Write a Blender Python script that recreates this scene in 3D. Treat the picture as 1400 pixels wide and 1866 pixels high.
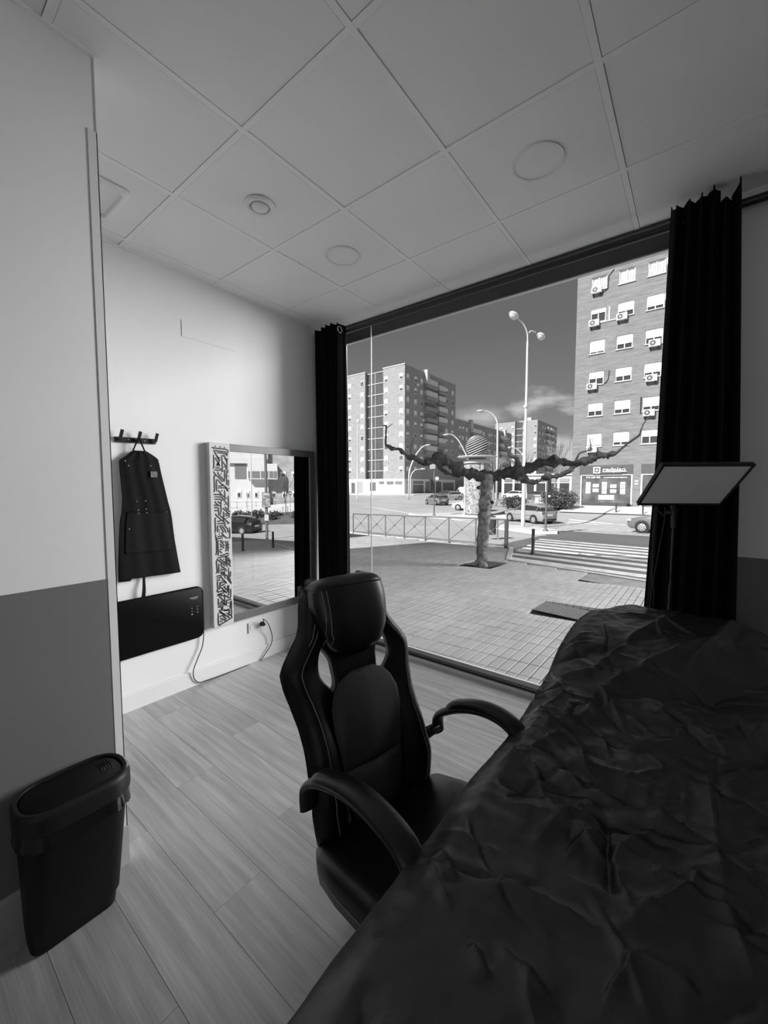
import bpy, bmesh, math, random
from mathutils import Vector, Matrix, noise

# ------------------------------------------------------------------ clean
for o in list(bpy.data.objects):
    bpy.data.objects.remove(o, do_unlink=True)
S = bpy.context.scene
COL = S.collection
rnd = random.Random(7)

# ------------------------------------------------------------------ camera
cam_d = bpy.data.cameras.new('camera')
cam = bpy.data.objects.new('camera', cam_d); COL.objects.link(cam)
cam.location = (0, 0, 1.45)
cam.rotation_euler = (math.radians(90 - 3.74), 0, math.radians(37.883))
cam_d.sensor_fit = 'HORIZONTAL'; cam_d.sensor_width = 36
cam_d.lens = 731.34 / 1400 * 36
cam_d.clip_start = 0.02; cam_d.clip_end = 900
S.camera = cam

# ------------------------------------------------------------------ colour management
S.view_settings.view_transform = 'Standard'
S.view_settings.look = 'None'
S.view_settings.exposure = 0.0
S.view_settings.gamma = 1.0
S.view_settings.use_curve_mapping = False

# ------------------------------------------------------------------ sky (black-and-white photograph: grey sky, pale clouds low down)
wd = bpy.data.worlds.new('sky'); S.world = wd; wd.use_nodes = True
nt = wd.node_tree; N = nt.nodes; L = nt.links
for n in list(N): N.remove(n)
def wn(t, **k):
    n = N.new(t)
    for a, b in k.items(): setattr(n, a, b)
    return n
tc = wn('ShaderNodeTexCoord')
sep = wn('ShaderNodeSeparateXYZ'); L.new(tc.outputs['Generated'], sep.inputs[0])
ramp = wn('ShaderNodeValToRGB'); L.new(sep.outputs['Z'], ramp.inputs[0])
cr = ramp.color_ramp
cr.elements[0].position = 0.0; cr.elements[0].color = (.30, .30, .30, 1)
cr.elements[1].position = 0.60; cr.elements[1].color = (.105, .105, .105, 1)
e = cr.elements.new(0.16); e.color = (.19, .19, .19, 1)
e = cr.elements.new(0.34); e.color = (.125, .125, .125, 1)
mp = wn('ShaderNodeMapping'); mp.inputs['Scale'].default_value = (1, 1, 2.2); mp.inputs['Location'].default_value = (.35, .1, .0)
L.new(tc.outputs['Generated'], mp.inputs[0])
nz = wn('ShaderNodeTexNoise'); nz.inputs['Scale'].default_value = 9.0; nz.inputs['Detail'].default_value = 6; nz.inputs['Roughness'].default_value = .55
L.new(mp.outputs[0], nz.inputs['Vector'])
def cloud(direction, stretch, r0, r1):
    """one cumulus: distance of the sky direction from the cloud's centre, roughened with noise"""
    sub = wn('ShaderNodeVectorMath', operation='SUBTRACT'); L.new(tc.outputs['Generated'], sub.inputs[0]); sub.inputs[1].default_value = direction
    mul = wn('ShaderNodeVectorMath', operation='MULTIPLY'); L.new(sub.outputs[0], mul.inputs[0]); mul.inputs[1].default_value = stretch
    ln = wn('ShaderNodeVectorMath', operation='LENGTH'); L.new(mul.outputs[0], ln.inputs[0])
    ad = wn('ShaderNodeMath', operation='MULTIPLY_ADD'); L.new(nz.outputs['Fac'], ad.inputs[0]); ad.inputs[1].default_value = -.26; L.new(ln.outputs['Value'], ad.inputs[2])
    mr = wn('ShaderNodeMapRange'); mr.interpolation_type = 'SMOOTHSTEP'; L.new(ad.outputs[0], mr.inputs[0])
    mr.inputs[1].default_value = r0 - .055; mr.inputs[2].default_value = r1 - .04; mr.inputs[3].default_value = 1; mr.inputs[4].default_value = 0
    return mr.outputs[0]
def unit(az, el):
    a, e_ = math.radians(az), math.radians(el)
    return (math.sin(a) * math.cos(e_), math.cos(a) * math.cos(e_), math.sin(e_))
fac = None
for c in ((unit(-18.6, 9.9), (1, 1, 3.0), -.070, .000), (unit(-15.4, 10.6), (1, 1, 2.2), -.065, -.010), (unit(-13.0, 4.6), (1, 1, 2.0), -.06, .02),
          (unit(-24, 9.5), (1, 1, 3.4), -.12, .02), (unit(30, 8), (1, 1, 2.6), .0, .12), (unit(62, 6), (1, 1, 2.4), .02, .16), (unit(-90, 8), (1, 1, 2.4), .0, .12), (unit(140, 9), (1, 1, 2.4), .02, .14), (unit(-150, 7), (1, 1, 2.4), .0, .12)):
    f = cloud(*c)
    if fac is None: fac = f
    else:
        mx = wn('ShaderNodeMath', operation='MAXIMUM'); L.new(fac, mx.inputs[0]); L.new(f, mx.inputs[1]); fac = mx.outputs[0]
mix = wn('ShaderNodeMixRGB'); L.new(fac, mix.inputs[0]); L.new(ramp.outputs[0], mix.inputs[1]); mix.inputs[2].default_value = (.50, .50, .50, 1)
bg = wn('ShaderNodeBackground'); L.new(mix.outputs[0], bg.inputs[0]); bg.inputs[1].default_value = 1.25
wo = wn('ShaderNodeOutputWorld'); L.new(bg.outputs[0], wo.inputs[0])

# ------------------------------------------------------------------ sun (behind the shop, to the left) and two added area lights that brighten the room
def light(name, kind, loc, target, **k):
    d = bpy.data.lights.new(name, kind)
    for a, b in k.items(): setattr(d, a, b)
    o = bpy.data.objects.new(name, d); COL.objects.link(o); o.location = loc
    o.rotation_euler = (Vector(target) - Vector(loc)).to_track_quat('-Z', 'Y').to_euler()
    return o
light('sun', 'SUN', (-8, -30, 30), Vector((-8, -30, 30)) + Vector((.215, .80, -.66)), energy=8.0, angle=math.radians(.6))
light('window_fill', 'AREA', (6.0, 15.0, 4.4), (-1.9, 1.8, 1.3), shape='RECTANGLE', size=6.0, size_y=7.0, energy=2000, spread=math.radians(130))  # added unseen area lamp in the street, boosts daylight on room and pavement
light('rear_fill', 'AREA', (.6, -2.38, 1.55), (.6, 2, 1.45), shape='RECTANGLE', size=2.4, size_y=1.7, energy=8.5)  # added fill lamp behind the camera, lifts the right wall and dark cloth

# ------------------------------------------------------------------ materials (all neutral greys, as the photograph is black and white)
MATS = {}
def mat(name, v, rough=.6, metal=0.0, var=0.0, vs=4.0, bump=0.0, bs=60.0, spec=.5, stretch=(1, 1, 1), rand=0.0, coat=0.0):
    if name in MATS: return MATS[name]
    m = bpy.data.materials.new(name); m.use_nodes = True
    n = m.node_tree.nodes; l = m.node_tree.links
    b = n['Principled BSDF']
    b.inputs['Base Color'].default_value = (v, v, v, 1)
    b.inputs['Roughness'].default_value = rough
    b.inputs['Metallic'].default_value = metal
    b.inputs['Specular IOR Level'].default_value = spec
    if coat: b.inputs['Coat Weight'].default_value = coat
    t = n.new('ShaderNodeTexCoord'); mp_ = n.new('ShaderNodeMapping'); mp_.inputs['Scale'].default_value = stretch
    l.new(t.outputs['Object'], mp_.inputs[0])
    cur = None
    if var:
        z = n.new('ShaderNodeTexNoise'); z.inputs['Scale'].default_value = vs; z.inputs['Detail'].default_value = 5
        l.new(mp_.outputs[0], z.inputs['Vector'])
        r = n.new('ShaderNodeMapRange'); l.new(z.outputs['Fac'], r.inputs[0])
        r.inputs[1].default_value = .3; r.inputs[2].default_value = .7
        r.inputs[3].default_value = v * (1 - var); r.inputs[4].default_value = v * (1 + var)
        cur = r.outputs[0]
    if rand:
        oi = n.new('ShaderNodeObjectInfo')
        r2 = n.new('ShaderNodeMapRange'); l.new(oi.outputs['Random'], r2.inputs[0])
        r2.inputs[3].default_value = 1 - rand; r2.inputs[4].default_value = 1 + rand
        mu = n.new('ShaderNodeMath'); mu.operation = 'MULTIPLY'
        if cur: l.new(cur, mu.inputs[0])
        else: mu.inputs[0].default_value = v
        l.new(r2.outputs[0], mu.inputs[1]); cur = mu.outputs[0]
    if cur: l.new(cur, b.inputs['Base Color'])
    if bump:
        z2 = n.new('ShaderNodeTexNoise'); z2.inputs['Scale'].default_value = bs; z2.inputs['Detail'].default_value = 3
        l.new(mp_.outputs[0], z2.inputs['Vector'])
        bp = n.new('ShaderNodeBump'); bp.inputs['Strength'].default_value = bump; bp.inputs['Distance'].default_value = .01
        l.new(z2.outputs['Fac'], bp.inputs['Height']); l.new(bp.outputs[0], b.inputs['Normal'])
    MATS[name] = m
    return m
def glass_mat(name, tint=.95, refl=1.0):
    """thin architectural glass: transparent sheet with a Fresnel reflection"""
    m = bpy.data.materials.new(name); m.use_nodes = True; n = m.node_tree.nodes; l = m.node_tree.links
    for x in list(n): n.remove(x)
    tr = n.new('ShaderNodeBsdfTransparent'); tr.inputs[0].default_value = (tint, tint, tint, 1)
    gl = n.new('ShaderNodeBsdfGlossy'); gl.inputs['Roughness'].default_value = 0.0; gl.inputs[0].default_value = (refl, refl, refl, 1)
    lw = n.new('ShaderNodeLayerWeight'); lw.inputs['Blend'].default_value = .5
    pw = n.new('ShaderNodeMath'); pw.operation = 'POWER'; l.new(lw.outputs['Facing'], pw.inputs[0]); pw.inputs[1].default_value = 4.0
    fr = n.new('ShaderNodeMapRange'); l.new(pw.outputs[0], fr.inputs[0]); fr.inputs[3].default_value = .012; fr.inputs[4].default_value = 1.0
    mx = n.new('ShaderNodeMixShader'); l.new(fr.outputs[0], mx.inputs[0]); l.new(tr.outputs[0], mx.inputs[1]); l.new(gl.outputs[0], mx.inputs[2])
    o = n.new('ShaderNodeOutputMaterial'); l.new(mx.outputs[0], o.inputs[0])
    MATS[name] = m; return m
def mirror_mat():
    m = bpy.data.materials.new('mirror_silver'); m.use_nodes = True; b = m.node_tree.nodes['Principled BSDF']
    b.inputs['Base Color'].default_value = (.93, .93, .93, 1); b.inputs['Metallic'].default_value = 1; b.inputs['Roughness'].default_value = 0
    return m
def wood_mat(name):
    """greyish laminate: grain stretched along the plank, every plank its own tone and offset"""
    m = bpy.data.materials.new(name); m.use_nodes = True; n = m.node_tree.nodes; l = m.node_tree.links
    b = n['Principled BSDF']; b.inputs['Roughness'].default_value = .28; b.inputs['Specular IOR Level'].default_value = .75
    g = n.new('ShaderNodeNewGeometry'); oi = n.new('ShaderNodeObjectInfo')
    of = n.new('ShaderNodeVectorMath'); of.operation = 'SCALE'; cx = n.new('ShaderNodeCombineXYZ')
    for i in range(3): l.new(oi.outputs['Random'], cx.inputs[i])
    l.new(cx.outputs[0], of.inputs[0]); of.inputs['Scale'].default_value = 37.0
    ad = n.new('ShaderNodeVectorMath'); ad.operation = 'ADD'; l.new(g.outputs['Position'], ad.inputs[0]); l.new(of.outputs[0], ad.inputs[1])
    def stretched(sx, sy, scale, detail, dist):
        mp_ = n.new('ShaderNodeMapping'); mp_.inputs['Scale'].default_value = (sx, sy, 1); l.new(ad.outputs[0], mp_.inputs[0])
        z = n.new('ShaderNodeTexNoise'); z.inputs['Scale'].default_value = scale; z.inputs['Detail'].default_value = detail; z.inputs['Distortion'].default_value = dist
        l.new(mp_.outputs[0], z.inputs['Vector']); return z.outputs['Fac']
    fine = stretched(1.3, 34, 3.0, 5, .6)
    broad = stretched(.9, 7, 1.6, 4, 1.4)
    mp_ = n.new('ShaderNodeMapping'); mp_.inputs['Scale'].default_value = (.55, 5.5, 1); l.new(ad.outputs[0], mp_.inputs[0])
    wv = n.new('ShaderNodeTexWave'); wv.bands_direction = 'Y'; wv.inputs['Scale'].default_value = 1.1; wv.inputs['Distortion'].default_value = 9; wv.inputs['Detail'].default_value = 3; wv.inputs['Detail Scale'].default_value = .8
    l.new(mp_.outputs[0], wv.inputs['Vector'])
    def mr(src, a, bb, c, d):
        r = n.new('ShaderNodeMapRange'); l.new(src, r.inputs[0])
        for i, q in enumerate((a, bb, c, d)): r.inputs[1 + i].default_value = q
        return r.outputs[0]
    def mul(a, bb):
        q = n.new('ShaderNodeMath'); q.operation = 'MULTIPLY'; l.new(a, q.inputs[0]); l.new(bb, q.inputs[1]); return q.outputs[0]
    c = mul(mul(mr(fine, .3, .7, .86, 1.08), mr(broad, .3, .72, .80, 1.10)), mul(mr(wv.outputs['Fac'], 0, 1, .91, 1.04), mr(oi.outputs['Random'], 0, 1, .92, 1.08)))
    fin = n.new('ShaderNodeMath'); fin.operation = 'MULTIPLY'; l.new(c, fin.inputs[0]); fin.inputs[1].default_value = .52
    l.new(fin.outputs[0], b.inputs['Base Color'])
    bp = n.new('ShaderNodeBump'); bp.inputs['Strength'].default_value = .12; bp.inputs['Distance'].default_value = .004; l.new(fine, bp.inputs['Height']); l.new(bp.outputs[0], b.inputs['Normal'])
    MATS[name] = m; return m
def brick_mat(name, v, mortar, scale=1.0, axis='XZ'):
    m = bpy.data.materials.new(name); m.use_nodes = True; n = m.node_tree.nodes; l = m.node_tree.links
    b = n['Principled BSDF']; b.inputs['Roughness'].default_value = .85
    g = n.new('ShaderNodeNewGeometry'); sp = n.new('ShaderNodeSeparateXYZ'); l.new(g.outputs['Position'], sp.inputs[0])
    su = n.new('ShaderNodeMath'); su.operation = 'ADD'; l.new(sp.outputs['X'], su.inputs[0]); l.new(sp.outputs['Y'], su.inputs[1])
    cb = n.new('ShaderNodeCombineXYZ'); l.new(su.outputs[0], cb.inputs[0]); l.new(sp.outputs['Z'], cb.inputs[1])
    bt = n.new('ShaderNodeTexBrick'); l.new(cb.outputs[0], bt.inputs['Vector'])
    bt.inputs['Color1'].default_value = (v * .86,) * 3 + (1,); bt.inputs['Color2'].default_value = (v * 1.12,) * 3 + (1,); bt.inputs['Mortar'].default_value = (mortar,) * 3 + (1,)
    bt.inputs['Scale'].default_value = scale; bt.inputs['Mortar Size'].default_value = .012; bt.inputs['Brick Width'].default_value = .26; bt.inputs['Row Height'].default_value = .085
    mpb = n.new('ShaderNodeMapping'); mpb.inputs['Scale'].default_value = (.45, 3.2, 1); l.new(cb.outputs[0], mpb.inputs[0])
    z = n.new('ShaderNodeTexNoise'); z.inputs['Scale'].default_value = 1.3; z.inputs['Detail'].default_value = 8; z.inputs['Roughness'].default_value = .68; l.new(mpb.outputs[0], z.inputs['Vector'])
    r = n.new('ShaderNodeMapRange'); l.new(z.outputs['Fac'], r.inputs[0]); r.inputs[1].default_value = .3; r.inputs[2].default_value = .7; r.inputs[3].default_value = .72; r.inputs[4].default_value = 1.26
    mu = n.new('ShaderNodeVectorMath'); mu.operation = 'SCALE'; l.new(bt.outputs['Color'], mu.inputs[0]); l.new(r.outputs[0], mu.inputs['Scale'])
    l.new(mu.outputs[0], b.inputs['Base Color']); MATS[name] = m; return m
def print_mat(name, cells, seed):
    """coarse printed picture (poster): blotches of light and dark ink"""
    m = bpy.data.materials.new(name); m.use_nodes = True; n = m.node_tree.nodes; l = m.node_tree.links
    b = n['Principled BSDF']; b.inputs['Roughness'].default_value = .5
    t = n.new('ShaderNodeTexCoord'); z = n.new('ShaderNodeTexNoise'); z.noise_dimensions = '4D'; z.inputs['W'].default_value = seed
    z.inputs['Scale'].default_value = cells; z.inputs['Detail'].default_value = 5; z.inputs['Distortion'].default_value = 1.2; l.new(t.outputs['Object'], z.inputs['Vector'])
    r = n.new('ShaderNodeValToRGB'); l.new(z.outputs['Fac'], r.inputs[0])
    r.color_ramp.elements[0].position = .40; r.color_ramp.elements[0].color = (.10, .10, .10, 1)
    r.color_ramp.elements[1].position = .56; r.color_ramp.elements[1].color = (.42, .42, .42, 1)
    l.new(r.outputs[0], b.inputs['Base Color']); MATS[name] = m; return m
def paver_mat(name, cellx, celly):
    m = bpy.data.materials.new(name); m.use_nodes = True; n = m.node_tree.nodes; l = m.node_tree.links
    b = n['Principled BSDF']; b.inputs['Roughness'].default_value = .62
    g = n.new('ShaderNodeNewGeometry')
    sn = n.new('ShaderNodeVectorMath'); sn.operation = 'SNAP'; l.new(g.outputs['Position'], sn.inputs[0]); sn.inputs[1].default_value = (cellx, celly, 50)
    w = n.new('ShaderNodeTexWhiteNoise'); l.new(sn.outputs[0], w.inputs['Vector'])
    z = n.new('ShaderNodeTexNoise'); z.inputs['Scale'].default_value = .55; z.inputs['Detail'].default_value = 7; z.inputs['Roughness'].default_value = .62; l.new(g.outputs['Position'], z.inputs['Vector'])
    z2 = n.new('ShaderNodeTexNoise'); z2.inputs['Scale'].default_value = 160; l.new(g.outputs['Position'], z2.inputs['Vector'])
    def mr(src, a, bb, c, d):
        r = n.new('ShaderNodeMapRange'); l.new(src, r.inputs[0])
        for i, q in enumerate((a, bb, c, d)): r.inputs[1 + i].default_value = q
        return r.outputs[0]
    def mul(a, bb):
        q = n.new('ShaderNodeMath'); q.operation = 'MULTIPLY'; l.new(a, q.inputs[0]); l.new(bb, q.inputs[1]); return q.outputs[0]
    c = mul(mul(mr(w.outputs['Value'], 0, 1, .93, 1.07), mr(z.outputs['Fac'], .3, .7, .84, 1.12)), mr(z2.outputs['Fac'], .3, .7, .93, 1.07))
    f = n.new('ShaderNodeMath'); f.operation = 'MULTIPLY'; l.new(c, f.inputs[0]); f.inputs[1].default_value = .42
    l.new(f.outputs[0], b.inputs['Base Color']); MATS[name] = m; return m

# ------------------------------------------------------------------ mesh builder
ORIG = {}
class MB:
    def __init__(s): s.v = []; s.f = []; s.mi = []; s.cur = 0
    def add(s, vs, fs):
        k = len(s.v); s.v += [tuple(p) for p in vs]; s.f += [tuple(k + i for i in f) for f in fs]; s.mi += [s.cur] * len(fs); return s
    def box(s, x0, x1, y0, y1, z0, z1):
        return s.add([(x0, y0, z0), (x1, y0, z0), (x1, y1, z0), (x0, y1, z0), (x0, y0, z1), (x1, y0, z1), (x1, y1, z1), (x0, y1, z1)],
                     [(0, 3, 2, 1), (4, 5, 6, 7), (0, 1, 5, 4), (1, 2, 6, 5), (2, 3, 7, 6), (3, 0, 4, 7)])
    def obox(s, c, size, M=None):
        M = M or Matrix(); c = Vector(c); a, b, d = (q / 2 for q in size)
        P = [c + M @ Vector((x * a, y * b, z * d)) for z in (-1, 1) for y in (-1, 1) for x in (-1, 1)]
        return s.add(P, [(0, 2, 3, 1), (4, 5, 7, 6), (0, 1, 5, 4), (1, 3, 7, 5), (3, 2, 6, 7), (2, 0, 4, 6)])
    def beam(s, a, b, w, h=None, up=(0, 0, 1)):
        a, b = Vector(a), Vector(b); h = h or w; d = (b - a); ln = d.length; d.normalize()
        u = Vector(up)
        if abs(d.dot(u)) > .98: u = Vector((0, 1, 0))
        x = d.cross(u).normalized(); y = x.cross(d)
        M = Matrix((d, x, y)).transposed()
        return s.obox((a + b) / 2, (ln, w, h), M)
    def prism(s, poly, a, b, axis='z'):
        n = len(poly)
        def p(q, t): return {'z': (q[0], q[1], t), 'y': (q[0], t, q[1]), 'x': (t, q[0], q[1])}[axis]
        vs = [p(q, a) for q in poly] + [p(q, b) for q in poly]
        fs = [tuple(range(n - 1, -1, -1)), tuple(range(n, 2 * n))] + [(i, (i + 1) % n, n + (i + 1) % n, n + i) for i in range(n)]
        return s.add(vs, fs)
    def tube(s, pts, rad, n=8, cap=True):
        pts = [Vector(p) for p in pts]
        if not hasattr(rad, '__len__'): rad = [rad] * len(pts)
        rings = []; prev = None
        for i, p in enumerate(pts):
            d = (pts[min(i + 1, len(pts) - 1)] - pts[max(i - 1, 0)]).normalized()
            if prev is None:
                u = Vector((0, 0, 1)) if abs(d.z) < .9 else Vector((1, 0, 0))
                x = d.cross(u).normalized()
            else:
                x = (prev - d * prev.dot(d)).normalized()
            prev = x; y = d.cross(x)
            rings.append([p + (x * math.cos(t) + y * math.sin(t)) * rad[i] for t in [2 * math.pi * k / n for k in range(n)]])
        vs = [q for r in rings for q in r]; fs = []
        for i in range(len(pts) - 1):
            for k in range(n):
                fs.append((i * n + k, i * n + (k + 1) % n, (i + 1) * n + (k + 1) % n, (i + 1) * n + k))
        if cap: fs += [tuple(range(n - 1, -1, -1)), tuple((len(pts) - 1) * n + k for k in range(n))]
        return s.add(vs, fs)
    def lathe(s, prof, c=(0, 0, 0), n=24, M=None):
        c = Vector(c); M = M or Matrix(); vs = []; fs = []
        for r, z in prof:
            for k in range(n):
                t = 2 * math.pi * k / n; vs.append(c + M @ Vector((r * math.cos(t), r * math.sin(t), z)))
        for i in range(len(prof) - 1):
            for k in range(n): fs.append((i * n + k, i * n + (k + 1) % n, (i + 1) * n + (k + 1) % n, (i + 1) * n + k))
        fs += [tuple(range(n - 1, -1, -1)), tuple((len(prof) - 1) * n + k for k in range(n))]
        return s.add(vs, fs)
    def sphere(s, c, r, nu=16, nv=10, sc=(1, 1, 1)):
        pr = [(max(r * math.sin(math.pi * i / nv), 1e-4), -r * math.cos(math.pi * i / nv)) for i in range(nv + 1)]
        M = Matrix.Diagonal(Vector(sc)); return s.lathe(pr, c, nu, M)
    def grid(s, fn, nu, nv, cu=False):
        vs = [fn(i / (nu if cu else nu - 1), j / (nv - 1)) for j in range(nv) for i in range(nu)]; fs = []
        for j in range(nv - 1):
            for i in range(nu if cu else nu - 1):
                fs.append((j * nu + i, j * nu + (i + 1) % nu, (j + 1) * nu + (i + 1) % nu, (j + 1) * nu + i))
        return s.add(vs, fs)
    def loft(s, rings, cap=True):
        n = len(rings[0]); vs = [q for r in rings for q in r]; fs = []
        for i in range(len(rings) - 1):
            for k in range(n): fs.append((i * n + k, i * n + (k + 1) % n, (i + 1) * n + (k + 1) % n, (i + 1) * n + k))
        if cap: fs += [tuple(range(n - 1, -1, -1)), tuple((len(rings) - 1) * n + k for k in range(n))]
        return s.add(vs, fs)
    def mesh(s, name, mats, off=(0, 0, 0), smooth=False):
        me = bpy.data.meshes.new(name); o = Vector(off)
        me.from_pydata([tuple(Vector(p) - o) for p in s.v], [], s.f)
        for m in (mats if isinstance(mats, (list, tuple)) else [mats]): me.materials.append(m)
        if isinstance(mats, (list, tuple)): me.polygons.foreach_set('material_index', s.mi)
        bm = bmesh.new(); bm.from_mesh(me); bmesh.ops.recalc_face_normals(bm, faces=bm.faces); bm.to_mesh(me); bm.free()
        if smooth:
            me.polygons.foreach_set('use_smooth', [True] * len(me.polygons))
            if smooth != 'all':
                try: me.set_sharp_from_angle(angle=math.radians(smooth if smooth is not True else 40))
                except Exception: pass
        me.update(); return me
    def build(s, name, mats, parent=None, smooth=False, bevel=0, sub=0, solid=0):
        if parent is None:
            xs = [p[0] for p in s.v]; ys = [p[1] for p in s.v]; zs = [p[2] for p in s.v]
            off = Vector(((min(xs) + max(xs)) / 2, (min(ys) + max(ys)) / 2, min(zs)))
        else: off = ORIG.get(parent.name, Vector((0, 0, 0)))
        me = s.mesh(name, mats, off, smooth)
        o = bpy.data.objects.new(name, me); COL.objects.link(o); ORIG[o.name] = off
        if parent is None: o.location = off
        else: o.parent = parent
        if solid:
            md = o.modifiers.new('solid', 'SOLIDIFY'); md.thickness = solid; md.offset = 0
        if bevel:
            md = o.modifiers.new('bevel', 'BEVEL'); md.width = bevel; md.segments = 2; md.limit_method = 'ANGLE'; md.angle_limit = math.radians(40)
        if sub:
            md = o.modifiers.new('sub', 'SUBSURF'); md.levels = sub; md.render_levels = sub
        return o
def tag(o, label=None, cat=None, group=None, kind=None):
    if label: o['label'] = label
    if cat: o['category'] = cat
    if group: o['group'] = group
    if kind: o['kind'] = kind
    return o
def thing(name, label, cat, loc=(0, 0, 0), rotz=0, group=None, local=False, kind=None):
    o = bpy.data.objects.new(name, None); COL.objects.link(o); o.empty_display_size = .1
    o.location = loc; o.rotation_euler = (0, 0, rotz)
    ORIG[o.name] = Vector((0, 0, 0)) if local else Vector(loc)
    return tag(o, label, cat, group, kind)
def struct(name, mb, m, parent=None, **k):
    o = mb.build(name, m, parent, **k)
    if parent is None: o['kind'] = 'structure'
    return o
def inst(name, me, parent, loc=(0, 0, 0), rot=None):
    o = bpy.data.objects.new(name, me); COL.objects.link(o); o.parent = parent; o.location = loc
    if rot: o.rotation_euler = rot
    return o
def copy_tree(o, parent=None):
    c = o.copy(); COL.objects.link(c); c.parent = parent
    for ch in o.children: copy_tree(ch, c)
    return c
def text_obj(name, s, m, parent, loc, size, rot, extrude=.002, align='LEFT', bold=0.0, sx=1.0):
    cu = bpy.data.curves.new(name, 'FONT'); cu.body = s; cu.size = size; cu.extrude = extrude; cu.align_x = align; cu.offset = bold
    t = bpy.data.objects.new(name, cu); COL.objects.link(t)
    bpy.context.view_layer.update()
    me = bpy.data.meshes.new_from_object(t.evaluated_get(bpy.context.evaluated_depsgraph_get()))
    bpy.data.objects.remove(t, do_unlink=True)
    me.materials.clear(); me.materials.append(m)
    o = bpy.data.objects.new(name, me); COL.objects.link(o); o.parent = parent; o.location = Vector(loc) - (ORIG.get(parent.name, Vector()) if parent else Vector()); o.rotation_euler = rot; o.scale = (sx, 1, 1)
    return o
def smooth_path(pts, k=6):
    """Catmull-Rom through points"""
    P = [Vector(p) for p in pts]; out = []
    for i in range(len(P) - 1):
        a, b, c, d = P[max(i - 1, 0)], P[i], P[i + 1], P[min(i + 2, len(P) - 1)]
        for j in range(k):
            t = j / k
            out.append(.5 * ((2 * b) + (c - a) * t + (2 * a - 5 * b + 4 * c - d) * t * t + (3 * b - a - 3 * c + d) * t ** 3))
    out.append(P[-1]); return out
def lerp_table(tab, x):
    if x <= tab[0][0]: return tab[0][1]
    for (a, p), (b, q) in zip(tab, tab[1:]):
        if x <= b: return p + (q - p) * (x - a) / (b - a)
    return tab[-1][1]
def sstep(a, b, x):
    t = min(max((x - a) / (b - a), 0), 1); return t * t * (3 - 2 * t)

# ------------------------------------------------------------------ common greys
white_paint = mat('white_paint', .82, .75, var=.02, vs=2)
lower_paint = mat('grey_lower_paint', .165, .55, var=.03, vs=2)
ceiling_tile_m = mat('ceiling_tile', .88, .85, var=.03, vs=1.5, bump=.03, bs=300)
tbar_m = mat('ceiling_bar', .90, .6)
black_metal = mat('black_metal', .012, .38, .0)
black_plastic = mat('black_plastic', .018, .42)
white_plastic = mat('white_plastic', .78, .35)
chrome = mat('chrome', .8, .18, 1.0)
alu = mat('aluminium', .55, .35, .8)

# ================================================================== ROOM SHELL
XL, YW, ZC = -2.835, 2.78, 2.90          # mirror wall, glass plane, ceiling
XR, YB = 2.40, -2.50                     # right and back walls (out of view)
XN, YN = -1.68, 0.545                    # face and end of the partition on the left
wood = wood_mat('grey_oak_laminate')
floor = struct('floor', MB().box(XL, XR, YB, 2.74, -.06, -.004), mat('joint_dark', .16, .9))
PW, PL = .19, 1.21
def plank_mesh(x0, x1, y0, y1):
    g = .0005; c = .0002
    mb = MB(); a = [(x0 + g, y0 + g), (x1 - g, y0 + g), (x1 - g, y1 - g), (x0 + g, y1 - g)]
    b = [(x0 + g + c, y0 + g + c), (x1 - g - c, y0 + g + c), (x1 - g - c, y1 - g - c), (x0 + g + c, y1 - g - c)]
    mb.add([(p[0], p[1], -.004) for p in a] + [(p[0], p[1], -.0008) for p in a] + [(p[0], p[1], 0) for p in b],
           [(0, 1, 5, 4), (1, 2, 6, 5), (2, 3, 7, 6), (3, 0, 4, 7), (4, 5, 9, 8), (5, 6, 10, 9), (6, 7, 11, 10), (7, 4, 8, 11), (8, 9, 10, 11)])
    return mb
full = plank_mesh(-PL / 2, PL / 2, -PW / 2, PW / 2).mesh('plank', wood)
y = 2.74; row = 0; fo = ORIG[floor.name]
while y > YB:
    y0 = max(y - PW, YB); x = XL - ((row * .437 + .31) % 1) * PL
    while x < XR:
        a, b = max(x, XL), min(x + PL, XR)
        if b - a > .03:
            if b - a > PL - 1e-4 and y - y0 > PW - 1e-4: me = full
            else: me = plank_mesh(-(b - a) / 2, (b - a) / 2, -(y - y0) / 2, (y - y0) / 2).mesh('plank', wood)
            inst('plank', me, floor, Vector(((a + b) / 2, (y + y0) / 2, 0)) - fo)
        x += PL
    y -= PW; row += 1

# ceiling: slab, metal bars, lay-in tiles
ceil = struct('ceiling', MB().box(XL - .1, XR + .1, YB - .1, 2.80, 2.93, 3.05), white_paint); co = ORIG[ceil.name]
gx = [XL] + [-1.525 + .6 * i for i in range(-2, 7)] + [XR]
gy = [YB] + [1.019 + .6 * j for j in range(-5, 3)] + [2.80]
BW = .012
def tile_mesh(w, h):
    c = .0022; mb = MB(); a, b = w / 2, h / 2
    A = [(-a, -b), (a, -b), (a, b), (-a, b)]; Bq = [(-a + c, -b + c), (a - c, -b + c), (a - c, b - c), (-a + c, b - c)]
    mb.add([(p[0], p[1], .012) for p in A] + [(p[0], p[1], .003) for p in A] + [(p[0], p[1], 0) for p in Bq],
           [(0, 1, 5, 4), (1, 2, 6, 5), (2, 3, 7, 6), (3, 0, 4, 7), (4, 5, 9, 8), (5, 6, 10, 9), (6, 7, 11, 10), (7, 4, 8, 11), (8, 9, 10, 11), (3, 2, 1, 0)])
    return mb.mesh('ceiling_tile', ceiling_tile_m)
tiles = {}
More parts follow.
